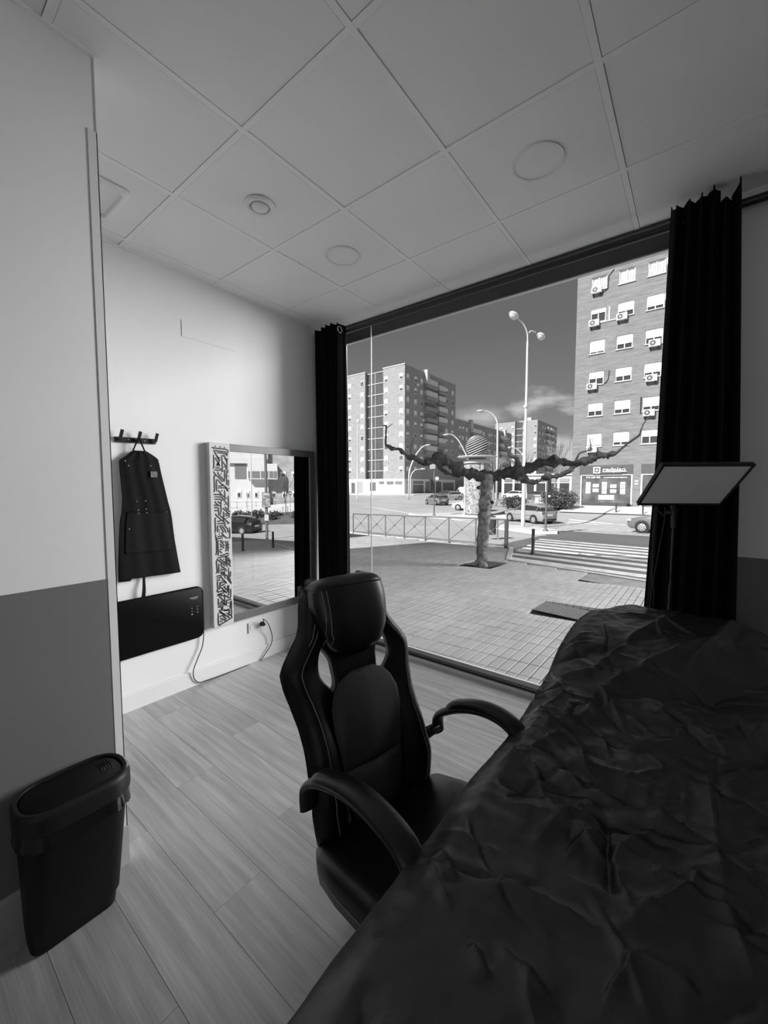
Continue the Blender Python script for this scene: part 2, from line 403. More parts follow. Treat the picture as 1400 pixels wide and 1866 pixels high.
for xa, xb in zip(gx, gx[1:]):
    for ya, yb in zip(gy, gy[1:]):
        a0, a1 = xa + (BW + .0010 if xa != XL else .016), xb - (BW + .0010 if xb != XR else .016)
        b0, b1 = ya + BW + .0010, yb - (BW + .0010 if yb < 2.79 else .002)
        if a1 - a0 < .02: continue
        k = (round(a1 - a0, 4), round(b1 - b0, 4))
        if k not in tiles: tiles[k] = tile_mesh(*k)
        dz = rnd.choice((0, 0, 0, .001, .002))
        inst('ceiling_tile', tiles[k], ceil, Vector(((a0 + a1) / 2, (b0 + b1) / 2, ZC + .001 + dz)) - co)
for x in gx[1:-1]: MB().box(x - BW, x + BW, YB, 2.80, ZC - .0008, ZC + .02).build('main_bar', tbar_m, ceil)
for ya in gy[1:-1]:
    for xa, xb in zip(gx, gx[1:]): MB().box(xa + (BW if xa != XL else 0), xb - (BW if xb != XR else 0), ya - BW, ya + BW, ZC - .0003, ZC + .02).build('cross_bar', tbar_m, ceil)
MB().box(XL, XL + .018, YN, 2.78, ZC - .004, ZC + .02).build('edge_angle', tbar_m, ceil)
MB().box(XN, XN + .018, YB, YN + .01, ZC - .004, ZC + .02).build('edge_angle', tbar_m, ceil)

# walls
wl = struct('wall_left', MB().box(XL - .15, XL, YB, 2.99, -.1, 3.05), white_paint)
hp = MB().box(XL, XL + .0035, 1.379, 1.784, 2.475, 2.588).build('access_cover', white_paint, wl, bevel=.0015); tag(hp, 'faint white painted access cover')
bb_m = mat('white_baseboard', .78, .5)
struct('baseboard_left', MB().prism([(XL, 0), (XL + .014, 0), (XL + .014, .103), (XL + .009, .11), (XL, .11)], .2, 2.72, 'y'), bb_m)
wn_ = struct('wall_partition', MB().box(XN - .12, XN, YB, YN, 0, 3.05), white_paint)
MB().box(XN, XN + .0016, YB, YN - .026, .148, 1.112).build('lower_paint', lower_paint, wn_)
struct('trim_1', MB().box(XN, XN + .003, YN - .025, YN + .003, .0, 2.66).box(XN - .12, XN + .003, YN, YN + .003, 0, 2.9), mat('corner_strip', .74, .5))
struct('baseboard_partition', MB().prism([(XN, 0), (XN + .010, 0), (XN + .010, .135), (XN + .006, .148), (XN, .148)], YB, YN + .004, 'y'), mat('grey_baseboard', .42, .5))
struct('wall_back', MB().box(XL - .15, XR + .15, YB - .15, YB, -.1, 3.05), mat('rear_wall', .80, .8))
w2 = thing('added_rear_window', None, None, (.6, YB, .6), kind='structure')  # invented rear window, added to go with the rear fill lamp
for a, b, c, d in ((-.65, 1.85, .62, .70), (-.65, 1.85, 2.40, 2.48), (-.65, -.57, .70, 2.40), (1.77, 1.85, .70, 2.40)): MB().box(a, b, YB, YB + .05, c, d).build('frame', white_plastic, w2)
MB().box(-.57, 1.77, YB + .005, YB + .015, .70, 2.40).build('frosted_pane', mat('frosted_glass', .8, .6), w2)
wr = struct('wall_right', MB().box(XR, XR + .15, YB, 2.99, -.1, 3.05), mat('rear_wall', .80, .8))
MB().box(XR - .002, XR, YB, 2.74, 0, 1.085).build('lower_paint', lower_paint, wr)
# street front of the shop's own building: the display window is its only opening here
X0W, X1W, ZTW = -2.79, .02, 2.94
wf = struct('wall_front', MB().box(X1W, XR, 2.74, 2.99, -1.2, ZTW).box(XR, 26, 2.74, 2.99, -1.2, ZTW).box(-11.9, X0W, 2.74, 2.99, -1.2, ZTW)
            .box(-11.9, 26, 2.99, 3.2, 2.99, 8.4).box(-11.9, 26, 2.80, 2.99, ZTW + .06, 3.3).box(X0W, X1W, 2.80, 2.99, -1.2, -.02), white_paint)
MB().box(X1W + .001, XR, 2.738, 2.74, 0, 1.085).build('lower_paint', lower_paint, wf)

# display window
frame_dark = mat('dark_window_frame', .05, .4)
frame_grey = mat('grey_window_ledge', .075, .5, var=.08, vs=8)
w1 = thing('window_1', None, None, (-1.38, 2.78, 0), kind='structure')
MB().box(X0W, X1W, 2.715, 2.745, 0, .026).build('inner_rail', mat('light_rail', .62, .35, .3), w1, bevel=.003)
MB().box(X0W, X1W, 2.745, 2.770, 0, .040).build('gasket', mat('rubber_black', .012, .7), w1)
MB().box(X0W, X1W, 2.770, 2.845, -.02, .043).build('outer_ledge', frame_grey, w1, bevel=.004)
MB().box(X0W, X1W, 2.755, 2.80, 2.885, ZTW).build('top_rail', frame_dark, w1)
gl = glass_mat('window_glass', .97, .8)
SX = -2.305
MB().box(X0W, SX - .003, 2.774, 2.784, .04, 2.90).build('pane', gl, w1)
MB().box(SX + .003, X1W, 2.774, 2.784, .04, 2.90).build('pane', gl, w1)
MB().box(SX - .003, SX + .003, 2.773, 2.785, .04, 2.90).build('clear_joint', mat('silicone', .62, .3), w1)
for x0, x1 in ((X0W - .0, X0W + .025), (X1W - .025, X1W)): MB().box(x0, x1, 2.755, 2.80, .04, 2.90).build('side_rail', frame_dark, w1)
# roller shutter box under the lintel outside
MB().box(X0W - .3, X1W + .3, 2.905, 2.93, 2.813, 2.99).box(X0W - .3, X1W + .3, 2.93, 3.12, 2.935, 2.99).build('shutter_box', mat('shutter_grey', .085, .6, var=.2, vs=6), w1)
MB().box(X0W - .3, X1W + .3, 2.900, 2.932, 2.805, 2.813).build('shutter_lip', alu, w1)

# ================================================================== CEILING FIXTURES
def disc_lamp(x, y, r, label):
    t = thing('ceiling_panel_lamp', label, 'lamp', (x, y, ZC - .005), group='flush round ceiling lamps')
    MB().lathe([(r, .008), (r, .0025), (r * .985, 0), (r * .90, .0005), (r * .885, .0035)], (x, y, ZC - .005), 48).build('rim', white_plastic, t, smooth=True)
    MB().lathe([(r * .885, .0036), (r * .5, .0028), (.001, .0025)], (x, y, ZC - .005), 48).build('diffuser', mat('lamp_diffuser', .86, .6), t, smooth=True)
disc_lamp(-.622, 1.923, .112, 'larger flush round lamp in the ceiling tile nearest the right-hand curtain')
disc_lamp(-1.828, 1.925, .110, 'round flush lamp in the ceiling tile nearest the left-hand curtain')
t = thing('ceiling_vent', 'round white ceiling air valve with a dark ring gap', 'vent', (-1.842, 1.322, ZC - .02))
MB().lathe([(.075, .018), (.075, .012), (.066, .004), (.052, .006), (.050, .03), (.0495, .03)], (-1.842, 1.322, ZC - .02), 40).build('ring', white_plastic, t, smooth=True)
MB().lathe([(.049, .024), (.001, .024)], (-1.842, 1.322, ZC - .02), 40).build('throat', black_plastic, t)
MB().lathe([(.041, .014), (.041, .004), (.036, 0), (.001, -.003)], (-1.842, 1.322, ZC - .02), 40).build('valve_disc', white_plastic, t, smooth=True)
t = thing('ceiling_diffuser', 'square white ceiling fitting half hidden by the partition', 'vent', (-2.43, .72, ZC - .02))
def rsq(h, r, z, n=6):
    P = []
    for cx, cy, a0 in ((h - r, h - r, 0), (-h + r, h - r, 90), (-h + r, -h + r, 180), (h - r, -h + r, 270)):
        for k in range(n + 1):
            a = math.radians(a0 + 90 * k / n); P.append((-2.43 + cx + r * math.cos(a), .72 + cy + r * math.sin(a), z))
    return P
MB().loft([rsq(.16, .03, ZC), rsq(.16, .03, ZC - .012), rsq(.15, .028, ZC - .02), rsq(.135, .024, ZC - .02), rsq(.128, .02, ZC - .006)], cap=False).build('rim', white_plastic, t, smooth=True)
MB().loft([rsq(.128, .02, ZC - .006), rsq(.06, .02, ZC - .008)]).build('panel', ceiling_tile_m, t)

# ================================================================== CURTAINS
cloth_black = mat('black_curtain_cloth', .007, .9, var=.15, vs=30, bump=.1, bs=900, spec=.15)
MB().tube([(-2.82, 2.665, 2.808), (XR - .02, 2.665, 2.808)], .020, 16).build('curtain_rod', black_metal, None, smooth=True)
rod = bpy.data.objects['curtain_rod']; tag(rod, 'long black curtain rod running below the ceiling above the window', 'curtain rod')
br = thing('rod_bracket', 'small white bracket holding the curtain rod by the right-hand curtain', 'bracket', (.075, 2.68, 2.78))
MB().box(.06, .09, 2.655, 2.74, 2.83, 2.86).build('arm', white_plastic, br); MB().tube([(.075, 2.665, 2.785), (.075, 2.69, 2.80), (.075, 2.69, 2.845)], .006, 8).build('hook', white_plastic, br)
def curtain(name, label, top, mid, bot, y0, folds, amp, ztops, zbot, seed):
    r = random.Random(seed); ph = [r.uniform(-.5, .5) for _ in range(40)]
    def fn(u, v):
        z = zbot + (lerp_table(ztops, u) - zbot) * v
        if v > .55: k = (v - .55) / .45; xa = mid[0] + (top[0] - mid[0]) * k; xb = mid[1] + (top[1] - mid[1]) * k
        else: k = v / .55; xa = bot[0] + (mid[0] - bot[0]) * k; xb = bot[1] + (mid[1] - bot[1]) * k
        w = 2 * math.pi * folds * u + .5 * math.sin(3 * u + 2.2 * v + ph[0]) + .25 * math.sin(9 * u + ph[1] + 1.3 * v)
        yy = y0 + amp * math.sin(w) * (1 - .25 * (1 - v) * math.sin(5 * u + ph[2])) + .008 * math.sin(2.7 * w + 3 * v)
        x = xa + (xb - xa) * u + .35 * amp * math.sin(2 * w) * .5
        return (x, yy, z)
    o = MB().grid(fn, 190, 46).build(name, cloth_black, None, smooth='all', solid=.003)
    return tag(o, label, 'curtain')
cl = thing('curtain', 'black curtain gathered at the left end of the window beside the mirror', 'curtain', (-2.63, 2.63, .02))
o = curtain('drape', None, (-2.826, -2.475), (-2.826, -2.455), (-2.82, -2.44), 2.606, 5.5, .042, [(0, 2.845), (.2, 2.86), (.4, 2.868), (.6, 2.872), (.85, 2.865), (1, 2.835)], .02, 3)
del o['category']; o.parent = cl; o.location = o.location - Vector((-2.63, 2.63, .02))
ring = [(-2.487 + .004 * math.cos(a) - .010, 2.585 + .021 * math.cos(a + .2), 2.80 + .026 * math.sin(a)) for a in [2 * math.pi * k / 24 for k in range(25)]]
MB().tube(ring, .0042, 8, cap=False).build('grommet', chrome, cl, smooth=True)
cr_ = thing('curtain', 'wide black curtain gathered at the right end of the window behind the light panel', 'curtain', (0, 2.63, .02))
o = curtain('drape', None, (-.168, .112), (-.188, .165), (-.235, .200), 2.622, 6.0, .040, [(0, 2.893), (.05, 2.872), (.10, 2.85), (.16, 2.872), (.24, 2.880), (.33, 2.868), (.42, 2.880), (.5, 2.876), (.56, 2.889), (.63, 2.893), (.70, 2.893), (.73, 2.835), (.80, 2.825), (.87, 2.83), (.93, 2.865), (.98, 2.896), (1, 2.894)], .02, 5)
del o['category']; o.parent = cr_; o.location = o.location - Vector((0, 2.63, .02))

# ================================================================== MIRROR
mr_ = thing('wall_mirror', 'large framed wall mirror with a painted calligraphy panel down its left side', 'mirror', (XL + .002, 1.527, 1.765), local=True)
MW, MH = 1.02, 1.373
fr_m = mat('brushed_grey_frame', .17, .4, .35, var=.15, vs=20, stretch=(1, 1, 6))
pan_m = mat('pale_painted_panel', .62, .55, var=.03, vs=8)
MB().box(0, .046, 0, .163, -MH, 0).build('painted_panel', pan_m, mr_, bevel=.003)
MB().box(0, .040, .163, MW - .055, -.056, 0).build('top_rail', fr_m, mr_, bevel=.002)
MB().box(0, .040, .163, MW - .055, -MH, -MH + .060).build('bottom_rail', fr_m, mr_, bevel=.002)
MB().box(0, .040, MW - .055, MW, -MH, 0).build('side_rail', fr_m, mr_, bevel=.002)
MB().box(.02, .030, .160, MW - .05, -MH + .055, -.05).build('mirror_glass', mirror_mat(), mr_)
ink = mat('black_ink', .015, .5)
strokes = MB()
def ribbon(pts, w=.0102, k=5):
    P = smooth_path([(0, a, b) for a, b in pts], k); n = len(P); vs = []
    for i, p in enumerate(P):
        d = (P[min(i + 1, n - 1)] - P[max(i - 1, 0)]).normalized(); q = Vector((0, -d.z, d.y))
        ww = w * (.55 + .45 * min(1, 5 * min(i, n - 1 - i) / n + .1)) / 1
        vs += [(.0466, p.y + q.y * ww / 2, p.z + q.z * ww / 2), (.0466, p.y - q.y * ww / 2, p.z - q.z * ww / 2), (.0474, p.y + q.y * ww / 2, p.z + q.z * ww / 2), (.0474, p.y - q.y * ww / 2, p.z - q.z * ww / 2)]
    fs = []
    for i in range(n - 1):
        a, b = 4 * i, 4 * i + 4
        fs += [(a + 2, a + 3, b + 3, b + 2), (a, a + 2, b + 2, b), (a + 3, a + 1, b + 1, b + 3)]
    strokes.add(vs, fs)
# upper half, traced as (x, y) on a 0..330 x 0..1800 sheet; lower half on its own sheet
UP = [[(10, 45), (35, 62), (285, 75), (320, 130)], [(65, 100), (105, 112), (275, 125), (305, 180)], [(90, 145), (255, 155), (295, 200)], [(35, 90), (60, 150), (110, 240), (125, 280)],
 [(30, 185), (28, 410), (5, 440)], [(62, 240), (90, 300), (150, 395)], [(100, 210), (135, 300), (75, 395)], [(85, 370), (110, 355), (130, 385), (100, 400)], [(55, 430), (150, 435)], [(30, 470), (145, 475), (165, 440)], [(190, 180), (192, 470), (175, 500)],
 [(215, 210), (235, 190), (260, 250), (290, 310)], [(205, 310), (260, 390), (265, 440)], [(305, 245), (290, 270), (285, 430), (250, 470)], [(15, 500), (60, 560), (150, 640), (190, 700)], [(100, 500), (120, 560), (200, 640), (215, 690)], [(210, 490), (240, 485), (235, 560), (230, 690)], [(265, 500), (300, 495), (270, 560), (275, 700), (260, 750)],
 [(55, 585), (30, 600), (28, 850), (10, 880)], [(95, 660), (70, 680), (70, 880)], [(105, 650), (150, 720), (260, 800), (300, 880)], [(95, 770), (150, 775), (210, 750)], [(90, 810), (240, 812), (290, 870)], [(100, 850), (150, 920), (215, 990)], [(170, 850), (172, 880)], [(225, 850), (235, 1040)], [(310, 650), (308, 740), (290, 770)],
 [(15, 920), (30, 935), (120, 935), (150, 960)], [(15, 980), (150, 985), (200, 1030), (255, 1100), (270, 1140)], [(20, 1025), (130, 1025), (180, 1060)], [(30, 1060), (60, 1110), (130, 1160)], [(85, 1060), (130, 1110)], [(155, 1060), (145, 1100), (145, 1260), (120, 1320)], [(300, 960), (295, 1190), (280, 1215)],
 [(12, 1125), (40, 1140), (90, 1140)], [(12, 1180), (90, 1185)], [(14, 1235), (80, 1240)], [(95, 1180), (100, 1340)], [(225, 1170), (250, 1210), (330, 1280)], [(175, 1195), (240, 1250), (330, 1340)], [(35, 1290), (60, 1340), (160, 1430), (230, 1480)], [(120, 1330), (190, 1400)], [(195, 1260), (192, 1460)], [(210, 1310), (300, 1310)], [(215, 1350), (290, 1345), (310, 1390)],
 [(45, 1380), (25, 1400), (25, 1610), (5, 1640)], [(60, 1445), (140, 1440)], [(55, 1490), (180, 1490), (230, 1520)], [(215, 1390), (240, 1440), (315, 1500)], [(70, 1520), (65, 1650)], [(105, 1520), (150, 1600), (190, 1670)], [(145, 1520), (200, 1600), (240, 1680)], [(195, 1520), (260, 1600), (285, 1680)], [(310, 1575), (310, 1760), (290, 1790)], [(60, 1730), (190, 1735)], [(30, 1690), (40, 1765), (170, 1770)], [(140, 1660), (180, 1720), (250, 1790)]]
UPD = [(65, 30), (160, 32), (248, 40), (150, 233), (150, 273), (258, 255), (228, 408), (305, 470), (168, 545), (303, 582), (315, 818), (268, 1010), (225, 1128), (262, 1390), (270, 1500), (100, 1610), (100, 1650), (100, 1690), (20, 1670), (272, 1780)]
LO = [[(25, 185), (40, 175), (35, 420), (10, 460)], [(85, 205), (65, 215), (70, 440), (50, 485)], [(105, 190), (160, 260), (195, 320)], [(100, 250), (150, 320), (190, 360)], [(100, 370), (150, 375)], [(95, 395), (140, 450)], [(225, 210), (230, 380), (210, 420)], [(285, 235), (262, 250), (268, 400), (255, 430)], [(85, 490), (180, 485), (250, 465), (280, 490)], [(50, 525), (200, 520), (280, 510)], [(160, 225), (200, 235)],
 [(35, 540), (80, 590), (160, 660), (200, 720)], [(90, 550), (150, 600), (205, 660)], [(215, 520), (212, 690)], [(235, 530), (238, 740)], [(255, 540), (290, 600), (312, 640)], [(250, 590), (310, 680)], [(255, 660), (312, 740)], [(40, 585), (28, 600), (35, 790), (10, 820)], [(75, 640), (65, 830)], [(110, 640), (130, 700), (190, 760), (235, 820)], [(90, 780), (180, 770)], [(95, 810), (160, 890)], [(130, 800), (180, 870)], [(180, 790), (185, 940)], [(265, 750), (268, 900), (240, 960), (280, 1030), (320, 1090)], [(305, 830), (300, 920), (268, 980), (320, 1060)], [(200, 880), (245, 930)],
 [(15, 885), (100, 880), (115, 910)], [(18, 925), (110, 920), (160, 980), (220, 1050)], [(20, 965), (100, 960)], [(50, 990), (35, 1010), (40, 1140), (15, 1180)], [(90, 1000), (75, 1150)], [(85, 1040), (170, 1020), (220, 1060)], [(90, 1085), (190, 1060)], [(100, 1110), (160, 1180), (225, 1260)], [(150, 1100), (230, 1200)], [(240, 1100), (232, 1240)], [(262, 1100), (260, 1270), (245, 1290)], [(30, 1200), (120, 1190), (180, 1215)], [(30, 1240), (140, 1235), (190, 1210)], [(20, 1265), (120, 1255)], [(300, 1180), (298, 1310), (280, 1350)],
 [(60, 1280), (110, 1340), (160, 1410)], [(90, 1270), (170, 1300)], [(170, 1260), (175, 1450)], [(185, 1290), (270, 1370)], [(45, 1320), (40, 1450)], [(90, 1380), (150, 1440), (200, 1500)], [(50, 1420), (110, 1425)], [(30, 1470), (130, 1455), (180, 1470)], [(30, 1500), (160, 1490)], [(215, 1380), (200, 1500)], [(230, 1400), (310, 1395)], [(310, 1420), (305, 1590), (280, 1620)], [(285, 1430), (280, 1580)], [(150, 1560), (180, 1590), (270, 1585)], [(150, 1590), (260, 1605)], [(100, 1510), (100, 1580)], [(125, 1500), (125, 1590)],
 [(50, 1550), (100, 1620), (190, 1680)], [(60, 1600), (150, 1660)], [(35, 1600), (38, 1840), (120, 1830), (320, 1770)], [(50, 1690), (130, 1680), (220, 1720), (260, 1780)], [(70, 1720), (150, 1770), (190, 1800)], [(130, 1700), (200, 1770)], [(200, 1650), (300, 1730), (305, 1780)], [(260, 1610), (250, 1680)], [(310, 1620), (305, 1720)]]
LOD = [(150, 195), (115, 325), (285, 295), (287, 350), (170, 570), (118, 740), (200, 948), (300, 990), (128, 992), (190, 1110), (38, 1185), (250, 1305), (290, 1360), (240, 1455), (235, 1520), (270, 1655), (245, 1715), (75, 1770), (110, 1785), (78, 1800), (25, 70)]
def dots(L, fn):
    for a, b in L:
        y_, z_ = fn(a, b); r = .0052
        P = [(y_ + r * math.cos(math.pi * k / 4), z_ + r * math.sin(math.pi * k / 4)) for k in range(8)]
        strokes.prism(P, .0466, .0474, 'x')
fu = lambda a, b: (.022 + .132 * a / 330, -.016 - b / 1800 * .700)
flo = lambda a, b: (.022 + .132 * a / 330, -.646 - b / 1850 * .712)
for s_ in UP: ribbon([fu(*p) for p in s_])
for s_ in LO:
    if min(p[1] for p in s_) > 150: ribbon([flo(*p) for p in s_])
dots(UPD, fu); dots(LOD[:-1], flo)
strokes.build('painted_lines', ink, mr_)

# ================================================================== COAT RACK, APRON
rk = thing('coat_rack', 'black three-hook wall rack above the hanging apron', 'coat rack', (XL, 1.064, 1.72))
MB().obox((XL + .006, 1.064, 1.737), (.014, .236, .034), Matrix.Rotation(math.radians(1.2), 3, 'X')).build('bar', black_metal, rk, bevel=.002)
for yy in (.965, 1.067, 1.168):
    z0 = 1.737 - (yy - 1.064) * .02
    MB().beam((XL + .010, yy, z0 - .008), (XL + .034, yy + .004, z0 + .004), .018, .006).beam((XL + .030, yy + .003, z0), (XL + .040, yy + .014, z0 + .056), .018, .006, (1, 0, 0)).build('hook', black_metal, rk)
for yy in (1.018, 1.112): MB().lathe([(.0045, 0), (.0045, .0015), (.001, .002)], (XL + .0125, yy, 1.738), 12, Matrix.Rotation(math.radians(90), 3, 'Y')).build('screw', chrome, rk)
ap = thing('apron', 'black work apron hanging by its neck strap from the wall rack', 'apron', (XL + .02, 1.1, .86))
ap_m = mat('black_canvas', .006, .85, var=.2, vs=25, bump=.1, bs=700, spec=.2)
lt = [(.858, .925), (.95, .928), (1.10, .936), (1.22, .945), (1.285, .958), (1.37, .965), (1.45, .962), (1.54, .958), (1.607, .957), (1.613, .966), (1.64, 1.0), (1.662, 1.022), (1.672, 1.04)]
rt = [(.858, 1.306), (.95, 1.292), (1.10, 1.272), (1.22, 1.262), (1.285, 1.254), (1.34, 1.240), (1.45, 1.218), (1.54, 1.200), (1.60, 1.190), (1.622, 1.186), (1.64, 1.165), (1.662, 1.13), (1.672, 1.112)]
def apron_fn(u, v):
    z = .858 + (1.672 - .858) * v
    a, b = lerp_table(lt, z), lerp_table(rt, z); yy = a + (b - a) * u
    z2 = z + (.012 * (.5 - u) if v < .02 else .012 * (.5 - u) * (1 - v)) - (.012 if (u < .18 and v < .01) else 0)
    x = XL + .028 + .005 * math.sin(u * 9 + 1.5 * v) * (1 - v * .6) + .0018 * math.sin(u * 23 + 4 * v) + .010 * math.sin(math.pi * u)
    return (x, yy, z2)
MB().grid(apron_fn, 60, 80).build('body', ap_m, ap, smooth='all', solid=.003)
def pocket_fn(u, v):
    p = apron_fn(.10 + .80 * u, .20 + .32 * v); return (p[0] + .004, p[1], p[2])
pk = MB().grid(pocket_fn, 40, 30).build('pocket', mat('black_canvas_pocket', .008, .85, var=.2, vs=25, bump=.1, bs=700, spec=.2), ap, smooth='all', solid=.003)
hem = []
for k in range(21):
    p = apron_fn(.10 + .80 * k / 20, .52); hem.append((p[0] + .006, p[1], p[2]))
MB().tube(hem, .002, 6).build('hem', ap_m, pk)
riv = mat('rivet_metal', .55, .3, .8)
for (yy, zz) in ((.983, 1.603), (1.176, 1.606), (1.000, 1.575), (1.128, 1.578), (1.040, 1.352), (1.090, 1.353), (1.045, 1.297), (1.092, 1.300), (1.048, 1.275), (1.094, 1.277), (1.215, 1.277), (.99, 1.18)):
    x_ = XL + .052
    MB().sphere((x_, yy, zz), .0038, 8, 6).build('rivet', riv, ap, smooth=True)
MB().box(XL + .046, XL + .049, 1.128, 1.168, 1.505, 1.542).build('patch', mat('woven_patch', .16, .7, var=.7, vs=160), ap)['label'] = 'small pale woven patch'
MB().tube(smooth_path([(XL + .03, 1.035, 1.665), (XL + .04, 1.050, 1.71), (XL + .05, 1.066, 1.745), (XL + .045, 1.082, 1.715), (XL + .035, 1.105, 1.665)], 5), .0045, 6).build('neck_strap', ap_m, ap)
MB().grid(lambda u, v: (XL + .025 + .006 * math.sin(5 * v), 1.064 + .012 * v + (-.010 + .020 * u) * (1.2 - .5 * v), .725 + .14 * v), 4, 10).build('waist_tie', ap_m, ap, solid=.002)

# ================================================================== HEATER PANEL AND ITS CORD, SOCKET
ht = thing('wall_heater', 'flat black glass wall heater with rounded corners below the apron', 'heater', (XL, 1.07, .35))
def rrect(y0, y1, z0, z1, r, x, n=6):
    P = []
    for cy, cz, a0 in ((y1 - r, z1 - r, 0), (y0 + r, z1 - r, 90), (y0 + r, z0 + r, 180), (y1 - r, z0 + r, 270)):
        for k in range(n + 1):
            a = math.radians(a0 + 90 * k / n); P.append((x, cy + r * math.cos(a), cz + r * math.sin(a)))
    return P
hg = mat('black_glass', .004, .45, spec=.07)
MB().loft([rrect(.70, 1.465, .35, .728, .052, XL + .014), rrect(.70, 1.465, .35, .728, .052, XL + .024), rrect(.702, 1.463, .352, .726, .051, XL + .026)]).build('glass_front', hg, ht, smooth=True)
MB().box(XL, XL + .014, .76, 1.40, .41, .67).build('back_box', black_metal, ht)
lab = mat('pale_print', .30, .5)
MB().box(XL + .0262, XL + .0266, 1.365, 1.425, .648, .655).build('lettering', lab, ht); MB().box(XL + .0262, XL + .0266, 1.378, 1.420, .639, .642).build('lettering', lab, ht)
for yy, zz, r in ((1.378, .578, .004), (1.378, .555, .0035), (1.378, .533, .006), (1.418, .583, .004), (1.418, .562, .004), (1.418, .540, .0045)):
    MB().lathe([(r, 0), (r, .0004)], (XL + .0262, yy, zz), 10, Matrix.Rotation(math.radians(90), 3, 'Y')).build('touch_key', lab, ht)
sk = thing('wall_socket', 'white double wall socket under the mirror', 'socket', (XL, 1.92, .245))
for y0 in (1.842, 1.924):
    MB().box(XL, XL + .009, y0, y0 + .080, .250, .336).build('plate', white_plastic, sk, bevel=.003)
R90 = Matrix.Rotation(math.radians(90), 3, 'Y')
MB().lathe([(.024, 0), (.024, .002), (.021, .002), (.020, -.003), (.001, -.004)], (XL + .010, 1.882, .293), 24, R90).build('socket_well', white_plastic, sk, smooth=True)
for dy in (-.0095, .0095): MB().lathe([(.003, 0), (.003, .001)], (XL + .0085, 1.882 + dy, .293), 8, R90).build('contact_hole', black_plastic, sk)
pc = thing('power_cord', 'thin dark power cord from the heater to the plug in the socket', 'cord', (XL + .02, 1.7, 0))
MB().lathe([(.019, 0), (.019, .018), (.013, .035), (.007, .046)], (XL + .010, 1.966, .300), 16, R90).build('plug', black_plastic, pc, smooth=True)
cord = [(XL + .05, 1.966, .302), (-2.775, 1.947, 0.355), (-2.78, 1.998, 0.298), (-2.8, 2.049, 0.18), (-2.805, 2.04, 0.105), (-2.805, 1.978, 0.04), (-2.812, 1.917, -0.007), (-2.812, 1.809, 0), (-2.812, 1.595, 0.004), (-2.812, 1.465, 0.01), (-2.812, 1.415, 0.017), (-2.812, 1.38, 0.058), (-2.808, 1.374, 0.122), (-2.812, 1.408, 0.194), (-2.815, 1.449, 0.278), (-2.815, 1.463, 0.377)]
MB().tube(smooth_path(cord, 8), .0036, 7).build('cable', mat('dark_cable', .03, .5), pc, smooth=True)

# ================================================================== WASTE BIN by the partition
bn = thing('waste_bin', 'black plastic waste bin with a swing lid standing against the partition', 'waste bin', (-1.585, .36, 0))
bin_m = mat('bin_black', .004, .55, bump=.05, bs=400, spec=.25); rim_m = mat('bin_rim_black', .011, .5, spec=.35)
def rr(x0, x1, y0, y1, r, z, n=5):
    P = []
    for cx, cy, a0 in ((x1 - r, y1 - r, 0), (x0 + r, y1 - r, 90), (x0 + r, y0 + r, 180), (x1 - r, y0 + r, 270)):
        for k in range(n + 1):
            a = math.radians(a0 + 90 * k / n); P.append((cx + r * math.cos(a), cy + r * math.sin(a), z))
    return P
bx0, bx1, by0, by1 = -1.655, -1.535, .235, .465
MB().loft([rr(bx0 + .006, bx1 - .006, by0 + .006, by1 - .006, .03, 0), rr(bx0, bx1, by0, by1, .035, .006), rr(bx0, bx1 + .006, by0 - .002, by1 + .003, .035, .05), rr(bx0, bx1 + .008, by0 - .003, by1 + .011, .035, .056),
           rr(bx0, -1.473, .221, .500, .060, .41), rr(bx0 + .004, -1.478, .225, .496, .058, .41)]).build('body', bin_m, bn, smooth=35)
MB().loft([rr(-1.660, -1.460, .212, .511, .082, .424), rr(-1.660, -1.455, .209, .514, .084, .428), rr(-1.660, -1.455, .209, .514, .084, .476), rr(-1.660, -1.458, .211, .512, .084, .486), rr(-1.657, -1.464, .217, .506, .080, .491),
           rr(-1.650, -1.474, .226, .497, .074, .489), rr(-1.648, -1.476, .228, .495, .072, .478)], cap=False).build('rim', rim_m, bn, smooth=35)
ld = MB().loft([rr(-1.647, -1.477, .229, .494, .072, .472), rr(-1.647, -1.477, .229, .494, .072, .482), rr(-1.640, -1.484, .237, .486, .066, .487)]).build('lid', bin_m, bn, smooth=35)
for k in range(5):
    yy = .438 + k * .007
    MB().tube([(-1.60, yy, .4878), (-1.57, yy + .004, .488), (-1.54, yy, .4878)], .0009, 4).build('grip_rib', rim_m, ld)
bag = mat('bin_bag', .008, .25)
def bagf(u, v):
    P = rr(-1.657, -1.466, .214, .508, .078, 0, 10); k = u * (len(P)); i = int(k) % len(P); j = (i + 1) % len(P); f = k - int(k)
    x = P[i][0] * (1 - f) + P[j][0] * f; yv = P[i][1] * (1 - f) + P[j][1] * f
    n1 = noise.noise((x * 40, yv * 40, 3)); n2 = noise.noise((x * 90, yv * 90, 9))
    z = .428 - v * (.050 + .022 * n1) ; gx_ = (x + 1.56) * .05 * v + .004 * n2 * v
    return (x + gx_, yv + (yv - .36) * .03 * v + .004 * n1 * v, z)
MB().grid(bagf, 132, 7, cu=True).build('bag_edge', bag, bn, smooth='all')['label'] = 'crinkled edge of a black bin bag'

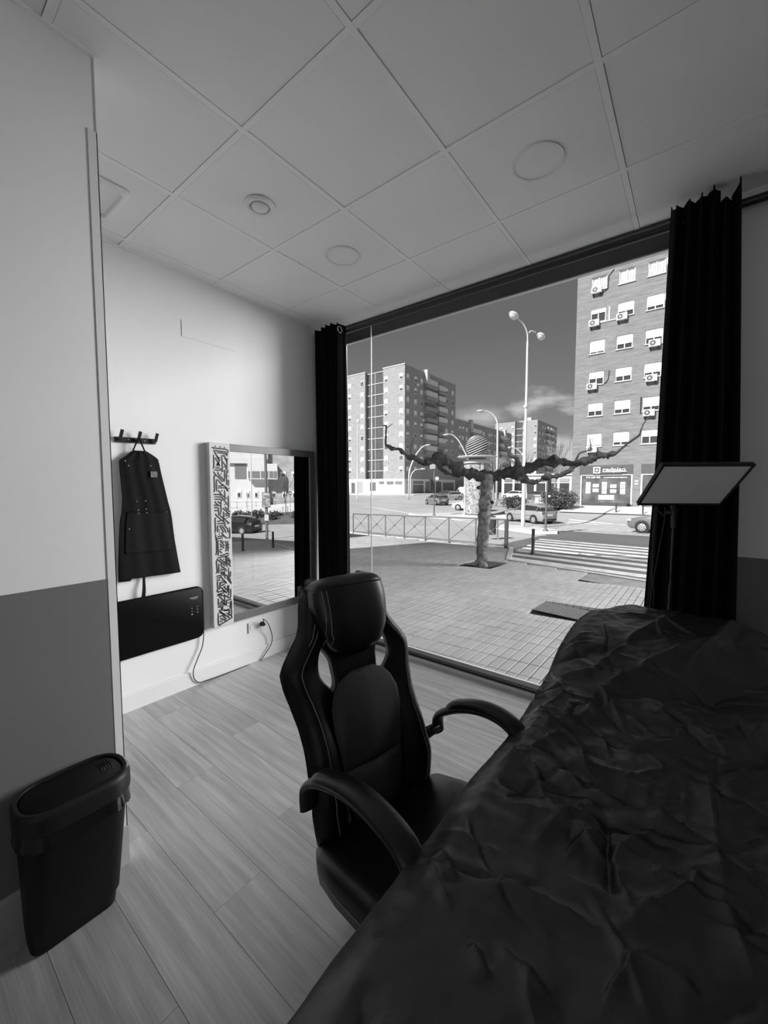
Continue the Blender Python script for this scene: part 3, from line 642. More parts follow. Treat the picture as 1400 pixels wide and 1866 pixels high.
# ================================================================== OFFICE CHAIR (racing style, tipped back, facing the covered bed)
CYAW = math.radians(-12); CT = math.radians(13)
cf = Vector((math.cos(CYAW), math.sin(CYAW), 0))
ch = thing('office_chair', 'black racing-style office chair drawn up to the covered bed', 'chair', Vector((-.77, .93, 0)) + cf * .21, CYAW, local=True)
def T(f, l, s_): return (f * math.cos(CT) - s_ * math.sin(CT) - .21, l, .42 + s_ * math.cos(CT) + f * math.sin(CT))
leather = mat('black_leather', .006, .36, var=.15, vs=6, bump=.06, bs=260, spec=.4)
leather2 = mat('black_leather_side', .0045, .42, bump=.08, bs=240, spec=.3)
mesh_m = mat('dark_grey_mesh', .05, .7, var=.35, vs=420, bump=.5, bs=420)
lowpad_m = mat('grey_pad', .038, .5, bump=.1, bs=300)
stitch = mat('pale_stitch', .30, .7)
HW = [(0, .150), (.02, .195), (.06, .208), (.12, .216), (.20, .212), (.28, .207), (.34, .210), (.40, .222), (.45, .236), (.485, .240), (.51, .225), (.54, .200), (.575, .172), (.62, .155), (.66, .147), (.70, .136), (.72, .122), (.735, .09)]
BOL = [(0, .045), (.06, .075), (.14, .085), (.24, .066), (.34, .036), (.42, .020), (.5, .012), (.6, .010), (.735, .005)]
def gap(s_):
    if s_ <= .395 or s_ >= .545: return 0
    return .033 * math.sin(math.pi * (s_ - .395) / .15) ** .75
def gmid(s_): return .093 + .02 * sstep(.40, .47, s_) + .008 * sstep(.48, .54, s_)
def hw(s_): return lerp_table(HW, s_)
def back_f(l, s_):
    w = hw(s_); a = min(abs(l) / max(w, .01), 1)
    return .012 + lerp_table(BOL, s_) * sstep(.42, .86, a) - .045 * sstep(.86, 1.0, a) + .012 * math.sin(math.pi * s_ / .735)
smax = .735
NS = 60
for sgn in (-1, 1):
    def strip(u, v, sgn=sgn):
        s_ = smax * v; a = gmid(s_) + gap(s_); b = max(hw(s_), a + .012); l = (a + (b - a) * u)
        return T(back_f(l, s_) - .018, sgn * l, s_)
    o = MB().grid(strip, 16, NS).build('side_bolster', leather2, ch, smooth='all', solid=.036)
    for off in (.022, .036):
        pts = []
        for k in range(48):
            s_ = .03 + .66 * k / 47; l = hw(s_) - off; pts.append(T(back_f(l, s_) + .0015, sgn * l, s_))
        MB().tube(pts, .0011, 5).build('stitching', stitch, o)
def center(u, v):
    s_ = smax * v; a = max(gmid(s_) - gap(s_), .03); l = a * (2 * u - 1)
    return T(back_f(l, s_) - .020, l, s_)
o = MB().grid(center, 24, NS).build('backrest', leather2, ch, smooth='all', solid=.040)
def pad(name, tab, s0, s1, f0, bulge, m, edge=.018, cx=0, nu=28, nv=36):
    def fn(u, v):
        s_ = s0 + (s1 - s0) * v; w = lerp_table(tab, s_); q = 2 * u - 1; l = cx + w * q
        e = max(0, 1 - abs(q)) ** .5 * (max(0, math.sin(math.pi * min(max(v, 0), 1)))) ** .35
        return T(back_f(l - cx, s_) * .6 + f0 - edge + (edge + bulge) * e, l, s_)
    return MB().grid(fn, nu, nv).build(name, m, ch, smooth='all', solid=.004)
HWD = [(.485, .025), (.50, .062), (.53, .098), (.57, .122), (.62, .136), (.67, .142), (.716, .138)]
def head_e(q): return max(0, 1 - min(abs(q), 1) ** 4) ** .5
def headfn(u, v):
    s_ = .485 + (.716 - .485) * v; w = lerp_table(HWD, s_); q = 2 * u - 1
    return T(.012 + .068 * head_e(q) * sstep(-.02, .22, v) + .010 * math.sin(math.pi * v), w * q, s_)
hd = MB().grid(headfn, 30, 34).build('headrest', leather, ch, smooth='all', solid=.004)
def headcap(u, v):   # rolls over the top of the back
    q = 2 * u - 1; a = math.pi * v; w = .138 * (1 - .06 * math.sin(a)); e = head_e(q)
    return T(.012 + .068 * e * (1 + math.cos(a)) / 2 * 1.0 - (.060 * (1 - math.cos(a)) / 2), w * q, .714 + .034 * math.sin(a) * (.25 + .75 * e))
MB().grid(headcap, 30, 16).build('headrest_cap', leather, ch, smooth='all', solid=.004)
def headback(u, v): 
    q = 2 * u - 1; return T(-.050, .138 * q, .716 - .18 * v)
MB().grid(headback, 12, 4).build('headrest_back', leather2, ch, smooth='all', solid=.012)
for l_ in (-.118, -.106):
    pts = []
    for k in range(15):
        s_ = .545 + .168 * k / 14; p_ = headfn(.5 + .5 * l_ / lerp_table(HWD, s_) * (.96 if k < 3 else 1), (s_ - .485) / (.716 - .485)); pts.append((p_[0] + .0025, p_[1], p_[2]))
    MB().tube(pts, .0011, 5).build('stitching', stitch, hd)
pad('mesh_panel', [(.175, .112), (.24, .122), (.30, .130), (.36, .128), (.40, .112), (.43, .085), (.447, .045)], .175, .449, .042, .016, mesh_m, .012)
pad('lumbar_pad', [(.01, .07), (.04, .092), (.09, .105), (.14, .112), (.178, .114)], .01, .178, .045, .030, lowpad_m, .014)
# seat
def seat_ring(q, w, th, f):
    P = []
    for k in range(28):
        a = 2 * math.pi * k / 28; c, s_ = math.cos(a), math.sin(a)
        x = w * (abs(c) ** .45) * (1 if c > 0 else -1); z = th * (abs(s_) ** .55) * (1 if s_ > 0 else -1)
        dish = -.022 * (1 - (x / max(w, .01)) ** 2) if z > 0 else 0
        P.append(T(f, x, -.002 + z + dish))
    return P
seat_o = MB().loft([seat_ring(0, .19, .02, .02), seat_ring(0, .225, .05, .035), seat_ring(0, .246, .064, .08), seat_ring(0, .256, .070, .17), seat_ring(0, .258, .072, .30), seat_ring(0, .255, .070, .42), seat_ring(0, .235, .055, .475), seat_ring(0, .20, .025, .495)]).build('seat', leather, ch, smooth='all')
MB().tube([T(f, -l_, -.004) for f, l_ in ((.085, .246), (.12, .2505), (.18, .2565), (.24, .2575), (.30, .2585), (.42, .2555))], .0013, 5).build('stitching', stitch, seat_o)
for sgn in (-1, 1):
    F = [(.055, .150), (.068, .205), (.125, .234), (.21, .256), (.30, .258), (.37, .232), (.41, .17), (.40, .07), (.34, -.02), (.24, -.066)]
    if sgn < 0: F = [(.060, .150), (.072, .205), (.125, .236), (.22, .258), (.32, .260), (.41, .240), (.470, .205), (.490, .14), (.45, .02), (.34, -.04), (.24, -.066)]
    sp_ = smooth_path([(a, b, 0) for a, b in F], 5); rings = []
    for i, p in enumerate(sp_):
        d = (sp_[min(i + 1, len(sp_) - 1)] - sp_[max(i - 1, 0)]).normalized(); nrm = Vector((-d.y, d.x, 0))
        rings.append([T(p.x + nrm.x * .013 * math.sin(a), (.022 + sgn * (.262 + .026 * math.cos(a))), p.y + nrm.y * .013 * math.sin(a)) for a in [2 * math.pi * k / 12 for k in range(12)]])
    ar = MB().loft(rings).build('armrest', black_plastic, ch, smooth='all')
    MB().tube([T(F[0][0] + .004, .022 + sgn * .262, .168), T(.045, sgn * .235, .160), T(.005, sgn * .19, .150)], [.016, .020, .022], 10).build('arm_bracket', black_plastic, ar, smooth='all')
    rings = []
    pp = sp_[10:-12]
    for i, p in enumerate(pp):
        d = (pp[min(i + 1, len(pp) - 1)] - pp[max(i - 1, 0)]).normalized(); nrm = Vector((-d.y, d.x, 0)); e = min(1, .35 + .9 * min(i, len(pp) - 1 - i) / 3)
        c0 = p + nrm * .013
        rings.append([T(c0.x + nrm.x * .017 * e * math.sin(a), (.022 + sgn * (.262 + .031 * e * math.cos(a))), c0.y + nrm.y * .017 * e * math.sin(a)) for a in [2 * math.pi * k / 14 for k in range(14)]])
    MB().loft(rings).build('arm_pad', leather, ar, smooth='all')
# tilt plate, gas lift, star base
MB().box(-.10, .10, -.08, .08, .33, .395).build('tilt_plate', black_metal, ch, bevel=.01)
MB().lathe([(.028, .10), (.028, .24), (.018, .24), (.018, .36)], (0, 0, 0), 16).build('gas_lift', black_metal, ch, smooth=True)
hubp = MB().lathe([(.05, .06), (.055, .10), (.035, .115)], (0, 0, 0), 20).build('base_hub', black_plastic, ch, smooth=True)
for k in range(5):
    a = math.radians(20 + 72 * k); c, s_ = math.cos(a), math.sin(a)
    lg = MB().tube([(.04 * c, .04 * s_, .085), (.16 * c, .16 * s_, .082), (.255 * c, .255 * s_, .068)], [.024, .019, .014], 8).build('leg', black_plastic, ch, smooth=True)
    Mw = Matrix.Rotation(a, 3, 'Z') @ Matrix.Rotation(math.radians(90), 3, 'X')
    for d in (-.014, .014):
        MB().lathe([(.020, -.008), (.026, -.006), (.026, .006), (.020, .008)], (.262 * c - d * s_, .262 * s_ + d * c, .026), 14, Mw).build('caster', black_plastic, lg, smooth=True)

# ================================================================== TREATMENT BED UNDER A BLACK SHEET
BXL, BXR = -.405, .30
bd = thing('treatment_bed', 'treatment bed hidden under the creased black sheet', 'bed', (-.05, .95, 0))
vinyl = mat('black_vinyl', .015, .4)
MB().box(BXL + .03, BXR - .03, -.45, 1.52, .62, .705).build('mattress', vinyl, bd, bevel=.03)
MB().box(BXL + .03, BXR - .03, 1.55, 2.20, .64, .725).build('head_section', vinyl, bd, bevel=.03)
MB().box(BXL + .12, BXR - .12, -.4, 2.1, .55, .62).build('bed_frame', black_metal, bd)
for xx in (BXL + .10, BXR - .10):
    for yy in (-.3, 2.02): MB().box(xx - .025, xx + .025, yy - .025, yy + .025, 0, .56).build('leg', black_metal, bd)
def xl(y):
    w = -.402 - .022 * sstep(1.3, 1.75, y)
    t = max(0, (y - 1.93) / .44); return w + (.40 * (1 - math.sqrt(max(0, 1 - min(t, 1) ** 2.3))))
def xr(y):
    t = max(0, (y - 1.98) / .39); return BXR - .33 * (1 - math.sqrt(max(0, 1 - min(t, 1) ** 2.3)))
ZT = [(-.6, .75), (.9, .75), (1.25, .752), (1.5, .772), (1.62, .778), (1.75, .800), (1.95, .835), (2.15, .860), (2.28, .862), (2.37, .850)]
YEND = 2.36
CRE = [  # crease lines on the sheet: polyline (x, y), height, width
 ([(-0.259, 1.345, 0.77), (-0.144, 1.511, 0.77), (0.212, 1.788, 0.77)], -.034, .032),
 ([(-0.337, 1.108, 0.76), (-0.242, 1.266, 0.76), (-0.175, 1.39, 0.77), (-0.078, 1.527, 0.77)], .024, .020),
 ([(-0.285, 1.011, 0.75), (-0.182, 0.975, 0.75), (-0.035, 0.974, 0.75), (0.062, 0.985, 0.75)], .017, .013),
 ([(-0.263, 1.054, 0.75), (-0.155, 1.017, 0.75), (-0.059, 1.029, 0.75)], -.014, .016),
 ([(-0.224, 0.762, 0.75), (-0.204, 0.834, 0.75), (-0.161, 0.93, 0.75)], .013, .008),
 ([(-0.278, 0.65, 0.75), (-0.203, 0.659, 0.75), (-0.088, 0.673, 0.75)], .013, .009),
 ([(-0.05, 0.665, 0.75), (0.034, 0.658, 0.75)], .014, .010),
 ([(-0.12, 0.925, 0.75), (-0.105, 0.826, 0.75), (-0.085, 0.739, 0.75)], -.012, .008),
 ([(-0.296, 1.522, 0.78), (-0.186, 1.883, 0.79), (-0.034, 2.257, 0.81)], .016, .016),
 ([(-0.235, 1.472, 0.77), (-0.116, 1.717, 0.79), (0.077, 2.027, 0.81)], .018, .015),
 ([(-0.428, 1.592, 0.78), (-0.287, 1.77, 0.79), (-0.131, 1.896, 0.8)], -.014, .012),
 ([(-0.371, 1.49, 0.78), (-0.27, 1.569, 0.78), (-0.138, 1.594, 0.78)], .014, .010),
 ([(-0.004, 1.723, 0.79), (0.094, 2.04, 0.81), (0.159, 2.336, 0.83)], .013, .010),
 ([(-0.375, 0.933, 0.74), (-0.326, 1.032, 0.75), (-0.249, 1.165, 0.75)], .014, .014),
 ([(-0.348, 0.883, 0.74), (-0.262, 0.913, 0.75), (-0.161, 0.93, 0.75)], -.012, .012),
 ([(-0.363, 0.638, 0.74), (-0.308, 0.601, 0.74)], .012, .008),
 ([(-0.244, 0.532, 0.75), (-0.205, 0.503, 0.75)], .010, .007),
 ([(-0.214, 0.556, 0.75), (-0.124, 0.535, 0.75)], .008, .006),
 ([(0.049, 1.253, 0.76), (0.065, 0.855, 0.75), (0.098, 0.708, 0.75)], .010, .012),
 ([(-0.068, 0.698, 0.75), (0.02, 0.844, 0.75), (0.036, 0.907, 0.75)], .008, .006),
 ([(-0.23, 1.207, 0.76), (-0.1, 1.236, 0.75), (0.179, 1.453, 0.75)], .008, .02),
]
rc = random.Random(11)
for k in range(170):   # short random puckers, thicker towards the joint of the two sections
    y_ = rc.choice((rc.uniform(.25, 2.2), rc.gauss(1.35, .22), rc.gauss(1.0, .3))); x_ = rc.uniform(-.42, .28); a = rc.choice((rc.gauss(.5, .5), rc.gauss(2.3, .4), rc.gauss(0, .4))); ln = rc.uniform(.03, .12)
    CRE.append(([(x_ - math.cos(a) * ln, y_ - math.sin(a) * ln, 0), (x_ + rc.uniform(-.015, .015), y_, 0), (x_ + math.cos(a) * ln, y_ + math.sin(a) * ln, 0)], rc.choice((-1, 1, 1)) * rc.uniform(.004, .010), rc.uniform(.0035, .009)))
CSEG = []
for pl, h, w in CRE:
    n_ = len(pl) - 1
    for i in range(n_):
        (ax, ay, _), (bx_, by_, _) = pl[i], pl[i + 1]
        CSEG.append((ax, ay, bx_, by_, h, w, i / n_, 1 / n_, min(ax, bx_) - 4 * w, max(ax, bx_) + 4 * w, min(ay, by_) - 4 * w, max(ay, by_) + 4 * w, id(pl)))
def creases(x, y):
    best = {}
    for ax, ay, bx_, by_, h, w, t0, dt, xa, xb, ya, yb, key in CSEG:
        if x < xa or x > xb or y < ya or y > yb: continue
        dx, dy = bx_ - ax, by_ - ay; l2 = dx * dx + dy * dy
        t = min(max(((x - ax) * dx + (y - ay) * dy) / l2, 0), 1)
        qx, qy = x - ax - dx * t, y - ay - dy * t; d = math.hypot(qx, qy) / w
        side = 1.0 if (dx * qy - dy * qx) > 0 else .55
        tt = t0 + dt * t; env = min(1, 4 * tt + .15) * min(1, 4 * (1 - tt) + .15)
        val = 1.5 * h * env * math.exp(-(d * side) ** 1.08)
        if abs(val) > abs(best.get(key, 0)): best[key] = val
    return sum(best.values())
sh_ = MB()
def sheet(u, v):
    s_ = -.535 + (.56 + .535) * u; t_ = -.35 + (YEND + .30 + .35) * v
    y_ = min(t_, YEND); over_t = max(0, t_ - YEND)
    a, b = xl(y_), xr(y_); x_ = min(max(s_, a), b); over_s = abs(s_ - x_)
    o_ = math.hypot(over_s, over_t)
    z_ = lerp_table(ZT, y_) + .012 * noise.noise((x_ * 4, y_ * 3.4, 1)) + .0065 * noise.noise((x_ * 11, y_ * 9, 5)) + .0022 * noise.noise((x_ * 40, y_ * 34, 8)) + creases(s_, t_) * (.25 + .75 * sstep(.0, .07, min(x_ - a, b - x_)))
    near = min(x_ - a, b - x_, YEND - y_) ; z_ -= .020 * (1 - sstep(0, .06, near))
    dx_ = dy_ = 0
    if o_ > 0:
        k = min(o_, .30); z_ -= max(0, k - .012); fl = .02 + .03 * k + .012 * math.sin(14 * (y_ if over_s > over_t else x_) + 2)
        e_ = min(k / .05, 1) * fl
        if over_s: dx_ = e_ * (1 if s_ > b else -1) * (over_s / o_) * (.55 if s_ < a else 1)
        if over_t: dy_ = e_ * (over_t / o_) * .4
        if s_ < a and y_ < 1.5: dx_ = max(dx_, -.012)
    return (x_ + dx_, y_ + dy_, max(z_, .50))
sheet_m = mat('black_nonwoven_sheet', .009, .40, var=.3, vs=9, spec=.8)
sn = sheet_m.node_tree.nodes; sl = sheet_m.node_tree.links   # dimpled non-woven texture and fine crumple
s_tc = sn.new('ShaderNodeTexCoord'); s_mp = sn.new('ShaderNodeMapping'); s_mp.inputs['Rotation'].default_value = (0, 0, .6); sl.new(s_tc.outputs['Object'], s_mp.inputs[0])
s_v = sn.new('ShaderNodeTexVoronoi'); s_v.inputs['Scale'].default_value = 330; s_v.inputs['Randomness'].default_value = .15; sl.new(s_mp.outputs[0], s_v.inputs['Vector'])
s_n = sn.new('ShaderNodeTexNoise'); s_n.noise_type = 'RIDGED_MULTIFRACTAL'; s_n.inputs['Scale'].default_value = 7; s_n.inputs['Detail'].default_value = 5; sl.new(s_tc.outputs['Object'], s_n.inputs['Vector'])
s_b1 = sn.new('ShaderNodeBump'); s_b1.inputs['Strength'].default_value = .35; s_b1.inputs['Distance'].default_value = .0012; sl.new(s_v.outputs['Distance'], s_b1.inputs['Height'])
s_b2 = sn.new('ShaderNodeBump'); s_b2.inputs['Strength'].default_value = .55; s_b2.inputs['Distance'].default_value = .006; sl.new(s_n.outputs['Fac'], s_b2.inputs['Height']); sl.new(s_b1.outputs[0], s_b2.inputs['Normal'])
sl.new(s_b2.outputs[0], sn['Principled BSDF'].inputs['Normal'])
o = MB().grid(sheet, 330, 640).build('bed_sheet', sheet_m, None, smooth='all')
tag(o, 'creased black sheet draped over the treatment bed', 'sheet')

# ================================================================== LIGHT PANEL ON A STAND
lp = thing('light_panel_stand', 'flat rectangular light panel tilted on a thin black stand before the right curtain', 'studio light', (-.085, 2.475, 0))
th, al = .604, .78
u_ = Vector((math.cos(th), math.sin(th), 0)); nh = Vector((math.sin(th), -math.cos(th), 0)); up_ = Vector((0, 0, 1)) * math.cos(al) + nh * math.sin(al); nn = u_.cross(up_)
if nn.z > 0: nn = -nn
PC = Vector((-.015, 2.39, 1.452)); Wp, Hp = .40, .27
Mp = Matrix((u_, up_, nn)).transposed()
MB().obox(PC - nn * .008, (Wp, Hp, .016), Mp).build('housing', black_plastic, lp, bevel=.006)
MB().obox(PC + nn * .001, (Wp - .026, Hp - .026, .004), Mp).build('diffuser', mat('light_diffuser', .88, .45), lp, bevel=.001)
for k, (a_, b_, sz) in enumerate(((0, 1, 0), (0, -1, 0), (1, 0, 0), (-1, 0, 0))):
    MB().obox(PC + u_ * a_ * (Wp / 2 - .006) + up_ * b_ * (Hp / 2 - .006) + nn * .003, (Wp if b_ else .012, Hp if a_ else .012, .008), Mp).build('bezel', black_plastic, lp, bevel=.003)
px_, py_ = -.085, 2.475
pb = PC - up_ * .11 - nn * .02 - u_ * .04
MB().tube([(px_, py_, .08), (px_, py_, .95)], .0085, 12).build('lower_pole', black_metal, lp, smooth=True)
MB().tube([(px_, py_, .95), (px_, py_, 1.285)], .0055, 12).build('upper_pole', mat('satin_pole', .05, .25, .6), lp, smooth=True)
MB().tube([(px_, py_, 1.24), (px_, py_, 1.30)], .011, 12).build('spigot', black_plastic, lp, smooth=True)
MB().tube([(px_, py_, 1.29), (px_ + .004, py_ - .005, 1.32), tuple(pb)], [.011, .014, .010], 10).build('ball_head', black_metal, lp, smooth=True)
MB().lathe([(.012, -.012), (.012, .012)], (px_ - .022, py_, 1.315), 12, Matrix.Rotation(math.radians(90), 3, 'Y')).build('clamp_knob', mat('satin_pole', .05, .25, .6), lp, smooth=True)
for a_ in (90, 215, 325):
    c, s_ = math.cos(math.radians(a_)), math.sin(math.radians(a_)); r_ = .07 if a_ == 90 else .2
    MB().tube([(px_, py_, .32), (px_ + r_ * c, py_ + r_ * s_, .008)], .006, 8).build('leg', black_metal, lp)
lc = thing('light_cable', 'two thin black cables hanging from the light panel beside its stand', 'cable', (-.16, 2.47, .7))
for pts in ([(-0.123, 2.47, 1.34), (-0.123, 2.47, 1.27), (-0.133, 2.47, 1.185), (-0.149, 2.47, 1.042), (-0.159, 2.47, 0.941), (-0.167, 2.49, 0.862), (-0.169, 2.5, 0.742)], [(-0.128, 2.47, 1.298), (-0.165, 2.48, 1.329), (-0.166, 2.48, 1.239), (-0.166, 2.48, 1.096), (-0.166, 2.48, 0.981), (-0.154, 2.49, 0.894), (-0.159, 2.5, 0.744)]):
    MB().tube(smooth_path(pts, 5), .0022, 6).build('cable', mat('dark_cable', .03, .5), lc, smooth=True)

# ================================================================== THE STREET OUTSIDE
HT = [(0, 1.68), (10.7, 2.13), (16, 2.35), (22, 2.6), (30, 2.85), (36, 2.85), (48, 2.6), (100, 2.1), (400, 2.1)]
def gz(x, y):
    """street level: falls gently away from the shop, rises again far off and before the brick block"""
    z = 1.45 - lerp_table(HT, -.614 * x + .789 * y)
    az = math.degrees(math.atan2(x + 1.5, max(y, .01)))
    if az > 20:   # the side street on the right falls away more steeply
        k = sstep(20, 44, az); z += (1.45 - lerp_table([(0, 1.60), (5, 1.85), (18, 2.9), (35, 3.9), (80, 4.0)], math.hypot(x + 5.56, y)) - z) * k
    m = sstep(33.5, 41, y) * sstep(-17, -12, x) * (1 - sstep(44, 60, y) * .0)
    return z + (-.45 - z) * m if y < 70 else z
def ycurb(x):
    return lerp_table([(-30, 19.5), (-5.3, 14.45), (-4.3, 11.5), (-.75, 10.1), (2, 9.4), (5, 9.8), (9, 12.0), (16, 15.2)], x)
asphalt = mat('asphalt', .36, .85, var=.12, vs=.35, bump=.1, bs=40)
xs = [-150, -120, -100, -85, -72, -62, -54, -47, -41, -36, -32, -28, -25, -22] + [-20 + i for i in range(0, 31)] + [13, 16, 20, 25, 30, 36, 44, 55, 70, 90]
ys = [2.9 + i for i in range(0, 48)] + [52, 56, 60, 65, 70, 78, 86, 95, 108, 125, 150, 190, 260]
rd = MB(); nx = len(xs)
rd.add([(x, y, gz(x, y) - .05) for y in ys for x in xs], [(j * nx + i, j * nx + i + 1, (j + 1) * nx + i + 1, (j + 1) * nx + i) for j in range(len(ys) - 1) for i in range(nx - 1)])
road = struct('road', rd, asphalt, smooth='all')
def drape(mb, pts, h, n=6):
    """thin painted quad (4 corners) laid on the street"""
    a, b, c, d = [Vector(p[:2]).to_3d() for p in pts]; V = []; F = []
    for i in range(n + 1):
        for p, q in ((a, b), (d, c)):
            r = p.lerp(q, i / n); V.append((r.x, r.y, gz(r.x, r.y) - .05 + h))
    for i in range(n): F.append((2 * i, 2 * i + 2, 2 * i + 3, 2 * i + 1))
    return mb.add(V, F)
line_w = mat('white_road_paint', .62, .75, var=.25, vs=4)
dark_as = mat('fresh_asphalt', .125, .85, var=.15, vs=.6, bump=.1, bs=40)
da = MB(); DX = [-6.3 + i * .9 for i in range(16)]; DY = [0, .06, .14, .24, .36, .5, .65, .8, .9, 1]
da.add([(x, y, gz(x, y) - .05 + .007) for x in DX for y in [max(ycurb(x) + .05, 10) + (26.5 + .12 * (x + 6) - max(ycurb(x) + .05, 10)) * f for f in DY]], [(i * 10 + j, (i + 1) * 10 + j, (i + 1) * 10 + j + 1, i * 10 + j + 1) for i in range(15) for j in range(9)])
da.build('asphalt_patch', dark_as, road)
for k in range(-2, 22):
    yk = 13.95 + k * 1.0
    if 19.6 < yk < 25.5: continue
    xa = -4.95 - .15 * (yk - 13.95); ln = 8.0
    drape(MB(), [(xa, yk), (xa + ln * .957, yk - ln * .29), (xa + ln * .957 - .06, yk - ln * .29 + .5), (xa - .08, yk + .5)], .012, 8).build('crossing_stripe', line_w, road)
for (a, b) in (((-33, 38.5), (-14, 29.5)), ((-60, 66), (-24, 50)), ((-13, 27.2), (-6.2, 21.5))):
    va, vb = Vector(a), Vector(b); nrm = Vector((-(vb - va).y, (vb - va).x)).normalized() * .22
    drape(MB(), [va - nrm, vb - nrm, vb + nrm, va + nrm], .014, 16).build('lane_line', line_w, road)
# pavement of narrow pavers
joint = mat('paver_joint', .035, .9)
pv = paver_mat('grey_paver', .11, .32)
sx = [-30, -24, -20, -16, -13, -11, -9, -7.5, -6.5, -5.8, -5.3, -4.8, -4.3, -3.5, -2.5, -1.5, -.75, .5, 2, 3.5, 5, 6.4, 7.7, 9, 10.5, 12, 13.5, 15, 16]
sb = MB(); V = []; NV = 12
for x in sx:
    for j in range(NV + 1):
        y = 2.92 + (ycurb(x) - 2.92) * j / NV; V.append((x, y, gz(x, y) - .045))
sb.add(V, [(i * (NV + 1) + j, (i + 1) * (NV + 1) + j, (i + 1) * (NV + 1) + j + 1, i * (NV + 1) + j + 1) for i in range(len(sx) - 1) for j in range(NV)])
walk = struct('sidewalk', sb, joint); wo_ = ORIG[walk.name]
GXS, GYS = .0258, -.0331
def paver(mb, cx, cy, w=.104, l=.312, tilt=True):
    P = []
    for dx, dy, e in ((-1, -1, 0), (1, -1, 0), (1, 1, 0), (-1, 1, 0)):
        x, y = cx + dx * w / 2, cy + dy * l / 2; P.append((x, y))
    zc = gz(cx, cy) if mb is not None else 0
    return P, zc
HOLES = [(-2.0, -1.13, 6.15, 7.0), (-5.05, -4.02, 9.62, 10.95), (-1.98, -.5, 9.35, 10.4)]
cells = []
for i in range(-120, 145):
    for j in range(0, 42):
        cx, cy = -.04 + i * .11, 3.02 + j * .32
        if cx < -13 or cy > ycurb(cx) - .2: continue
        if any(a < cx < b and c < cy < d for a, b, c, d in HOLES): continue
        vis = cy > 3.55 and -1.05 < cx / cy < .0 and cx > -1.02 * cy + .25
        cells.append((0 if vis else 1, math.hypot(cx, cy), cx, cy))
cells.sort()
pm = MB(); w, l = .0480, .1545
pm.add([(dx * w, dy * l, GXS * dx * w + GYS * dy * l + dz) for dz in (-.06, -.002) for dx, dy in ((-1, -1), (1, -1), (1, 1), (-1, 1))] + [(dx * (w - .003), dy * (l - .003), GXS * dx * w + GYS * dy * l) for dx, dy in ((-1, -1), (1, -1), (1, 1), (-1, 1))],
       [(0, 1, 5, 4), (1, 2, 6, 5), (2, 3, 7, 6), (3, 0, 4, 7), (4, 5, 9, 8), (5, 6, 10, 9), (6, 7, 11, 10), (7, 4, 8, 11), (8, 9, 10, 11)])
pme = pm.mesh('paver', pv)
for _, _, cx, cy in cells[:300]: inst('paver', pme, walk, Vector((cx, cy, gz(cx, cy) + rnd.uniform(-.0015, .0015))) - wo_)
rest = MB()
for _, _, cx, cy in cells[300:]:
    q = [(cx + dx * w, cy + dy * l) for dx, dy in ((-1, -1), (1, -1), (1, 1), (-1, 1))]; dz = rnd.uniform(-.002, .002)
    zt = [gz(*p) + dz for p in q]
    rest.add([(p[0], p[1], z - .06) for p, z in zip(q, zt)] + [(p[0], p[1], z) for p, z in zip(q, zt)], [(0, 1, 5, 4), (1, 2, 6, 5), (2, 3, 7, 6), (3, 0, 4, 7), (4, 5, 6, 7)])
o = rest.build('paver_field', pv, walk); o['kind'] = 'stuff'
kerb_m = mat('granite_kerb', .55, .8, var=.1, vs=5)
kx = [x for x in sx if x >= -16]
for a, b in zip(kx, kx[1:]):
    pa, pb_ = (a, ycurb(a)), (b, ycurb(b))
    MB().beam((pa[0], pa[1], gz(*pa) - .05), (pb_[0], pb_[1], gz(*pb_) - .05), .14, .14).build('kerb_stone', kerb_m, walk)
# tactile patch by the crossing and far pavements
ta = MB()
ta.add([(x, y, gz(x, y) - .002) for x, y in ((-1.95, 9.45), (-.62, 9.02), (-.58, 9.95), (-1.93, 10.4))], [(0, 1, 2, 3)]); ta.build('patched_slab', mat('dull_concrete', .24, .8, var=.2, vs=4), walk)
far_pave = mat('pale_far_paving', .55, .85, var=.1, vs=.4)
def flat_area(name, poly, h, m):
    n = len(poly); vs = [(x, y, gz(x, y) - .05 + h) for x, y in poly] + [(x, y, gz(x, y) - .3) for x, y in poly]
    return struct(name, MB().add(vs, [tuple(range(n))] + [(i, (i + 1) % n, n + (i + 1) % n, n + i) for i in range(n)]), m)
flat_area('far_pavement', [(-95, 72), (-60, 72), (-52, 78), (-52, 130), (-58, 130), (-58, 83), (-95, 83)], .14, far_pave)
flat_area('traffic_island', [(-22, 32.2), (-17, 30.6), (-12.6, 33.5), (-12.5, 35.6), (-18, 37.5)], .12, far_pave)
flat_area('lamp_island', [(-11.5, 25.2), (-7.0, 22.6), (-5.9, 23.0), (-6.4, 25.0), (-8.6, 27.2), (-11, 27.4)], .12, far_pave)
pl_ = MB(); PX = [-9.6, -6, -2, 2, 6]; PY = [37.5, 38.8, 40, 41, 42.2]
pl_.add([(x, y, gz(x, y) + .05) for y in PY for x in PX], [(j * 5 + i, j * 5 + i + 1, (j + 1) * 5 + i + 1, (j + 1) * 5 + i) for j in range(4) for i in range(4)])
struct('shop_pavement', pl_, far_pave)

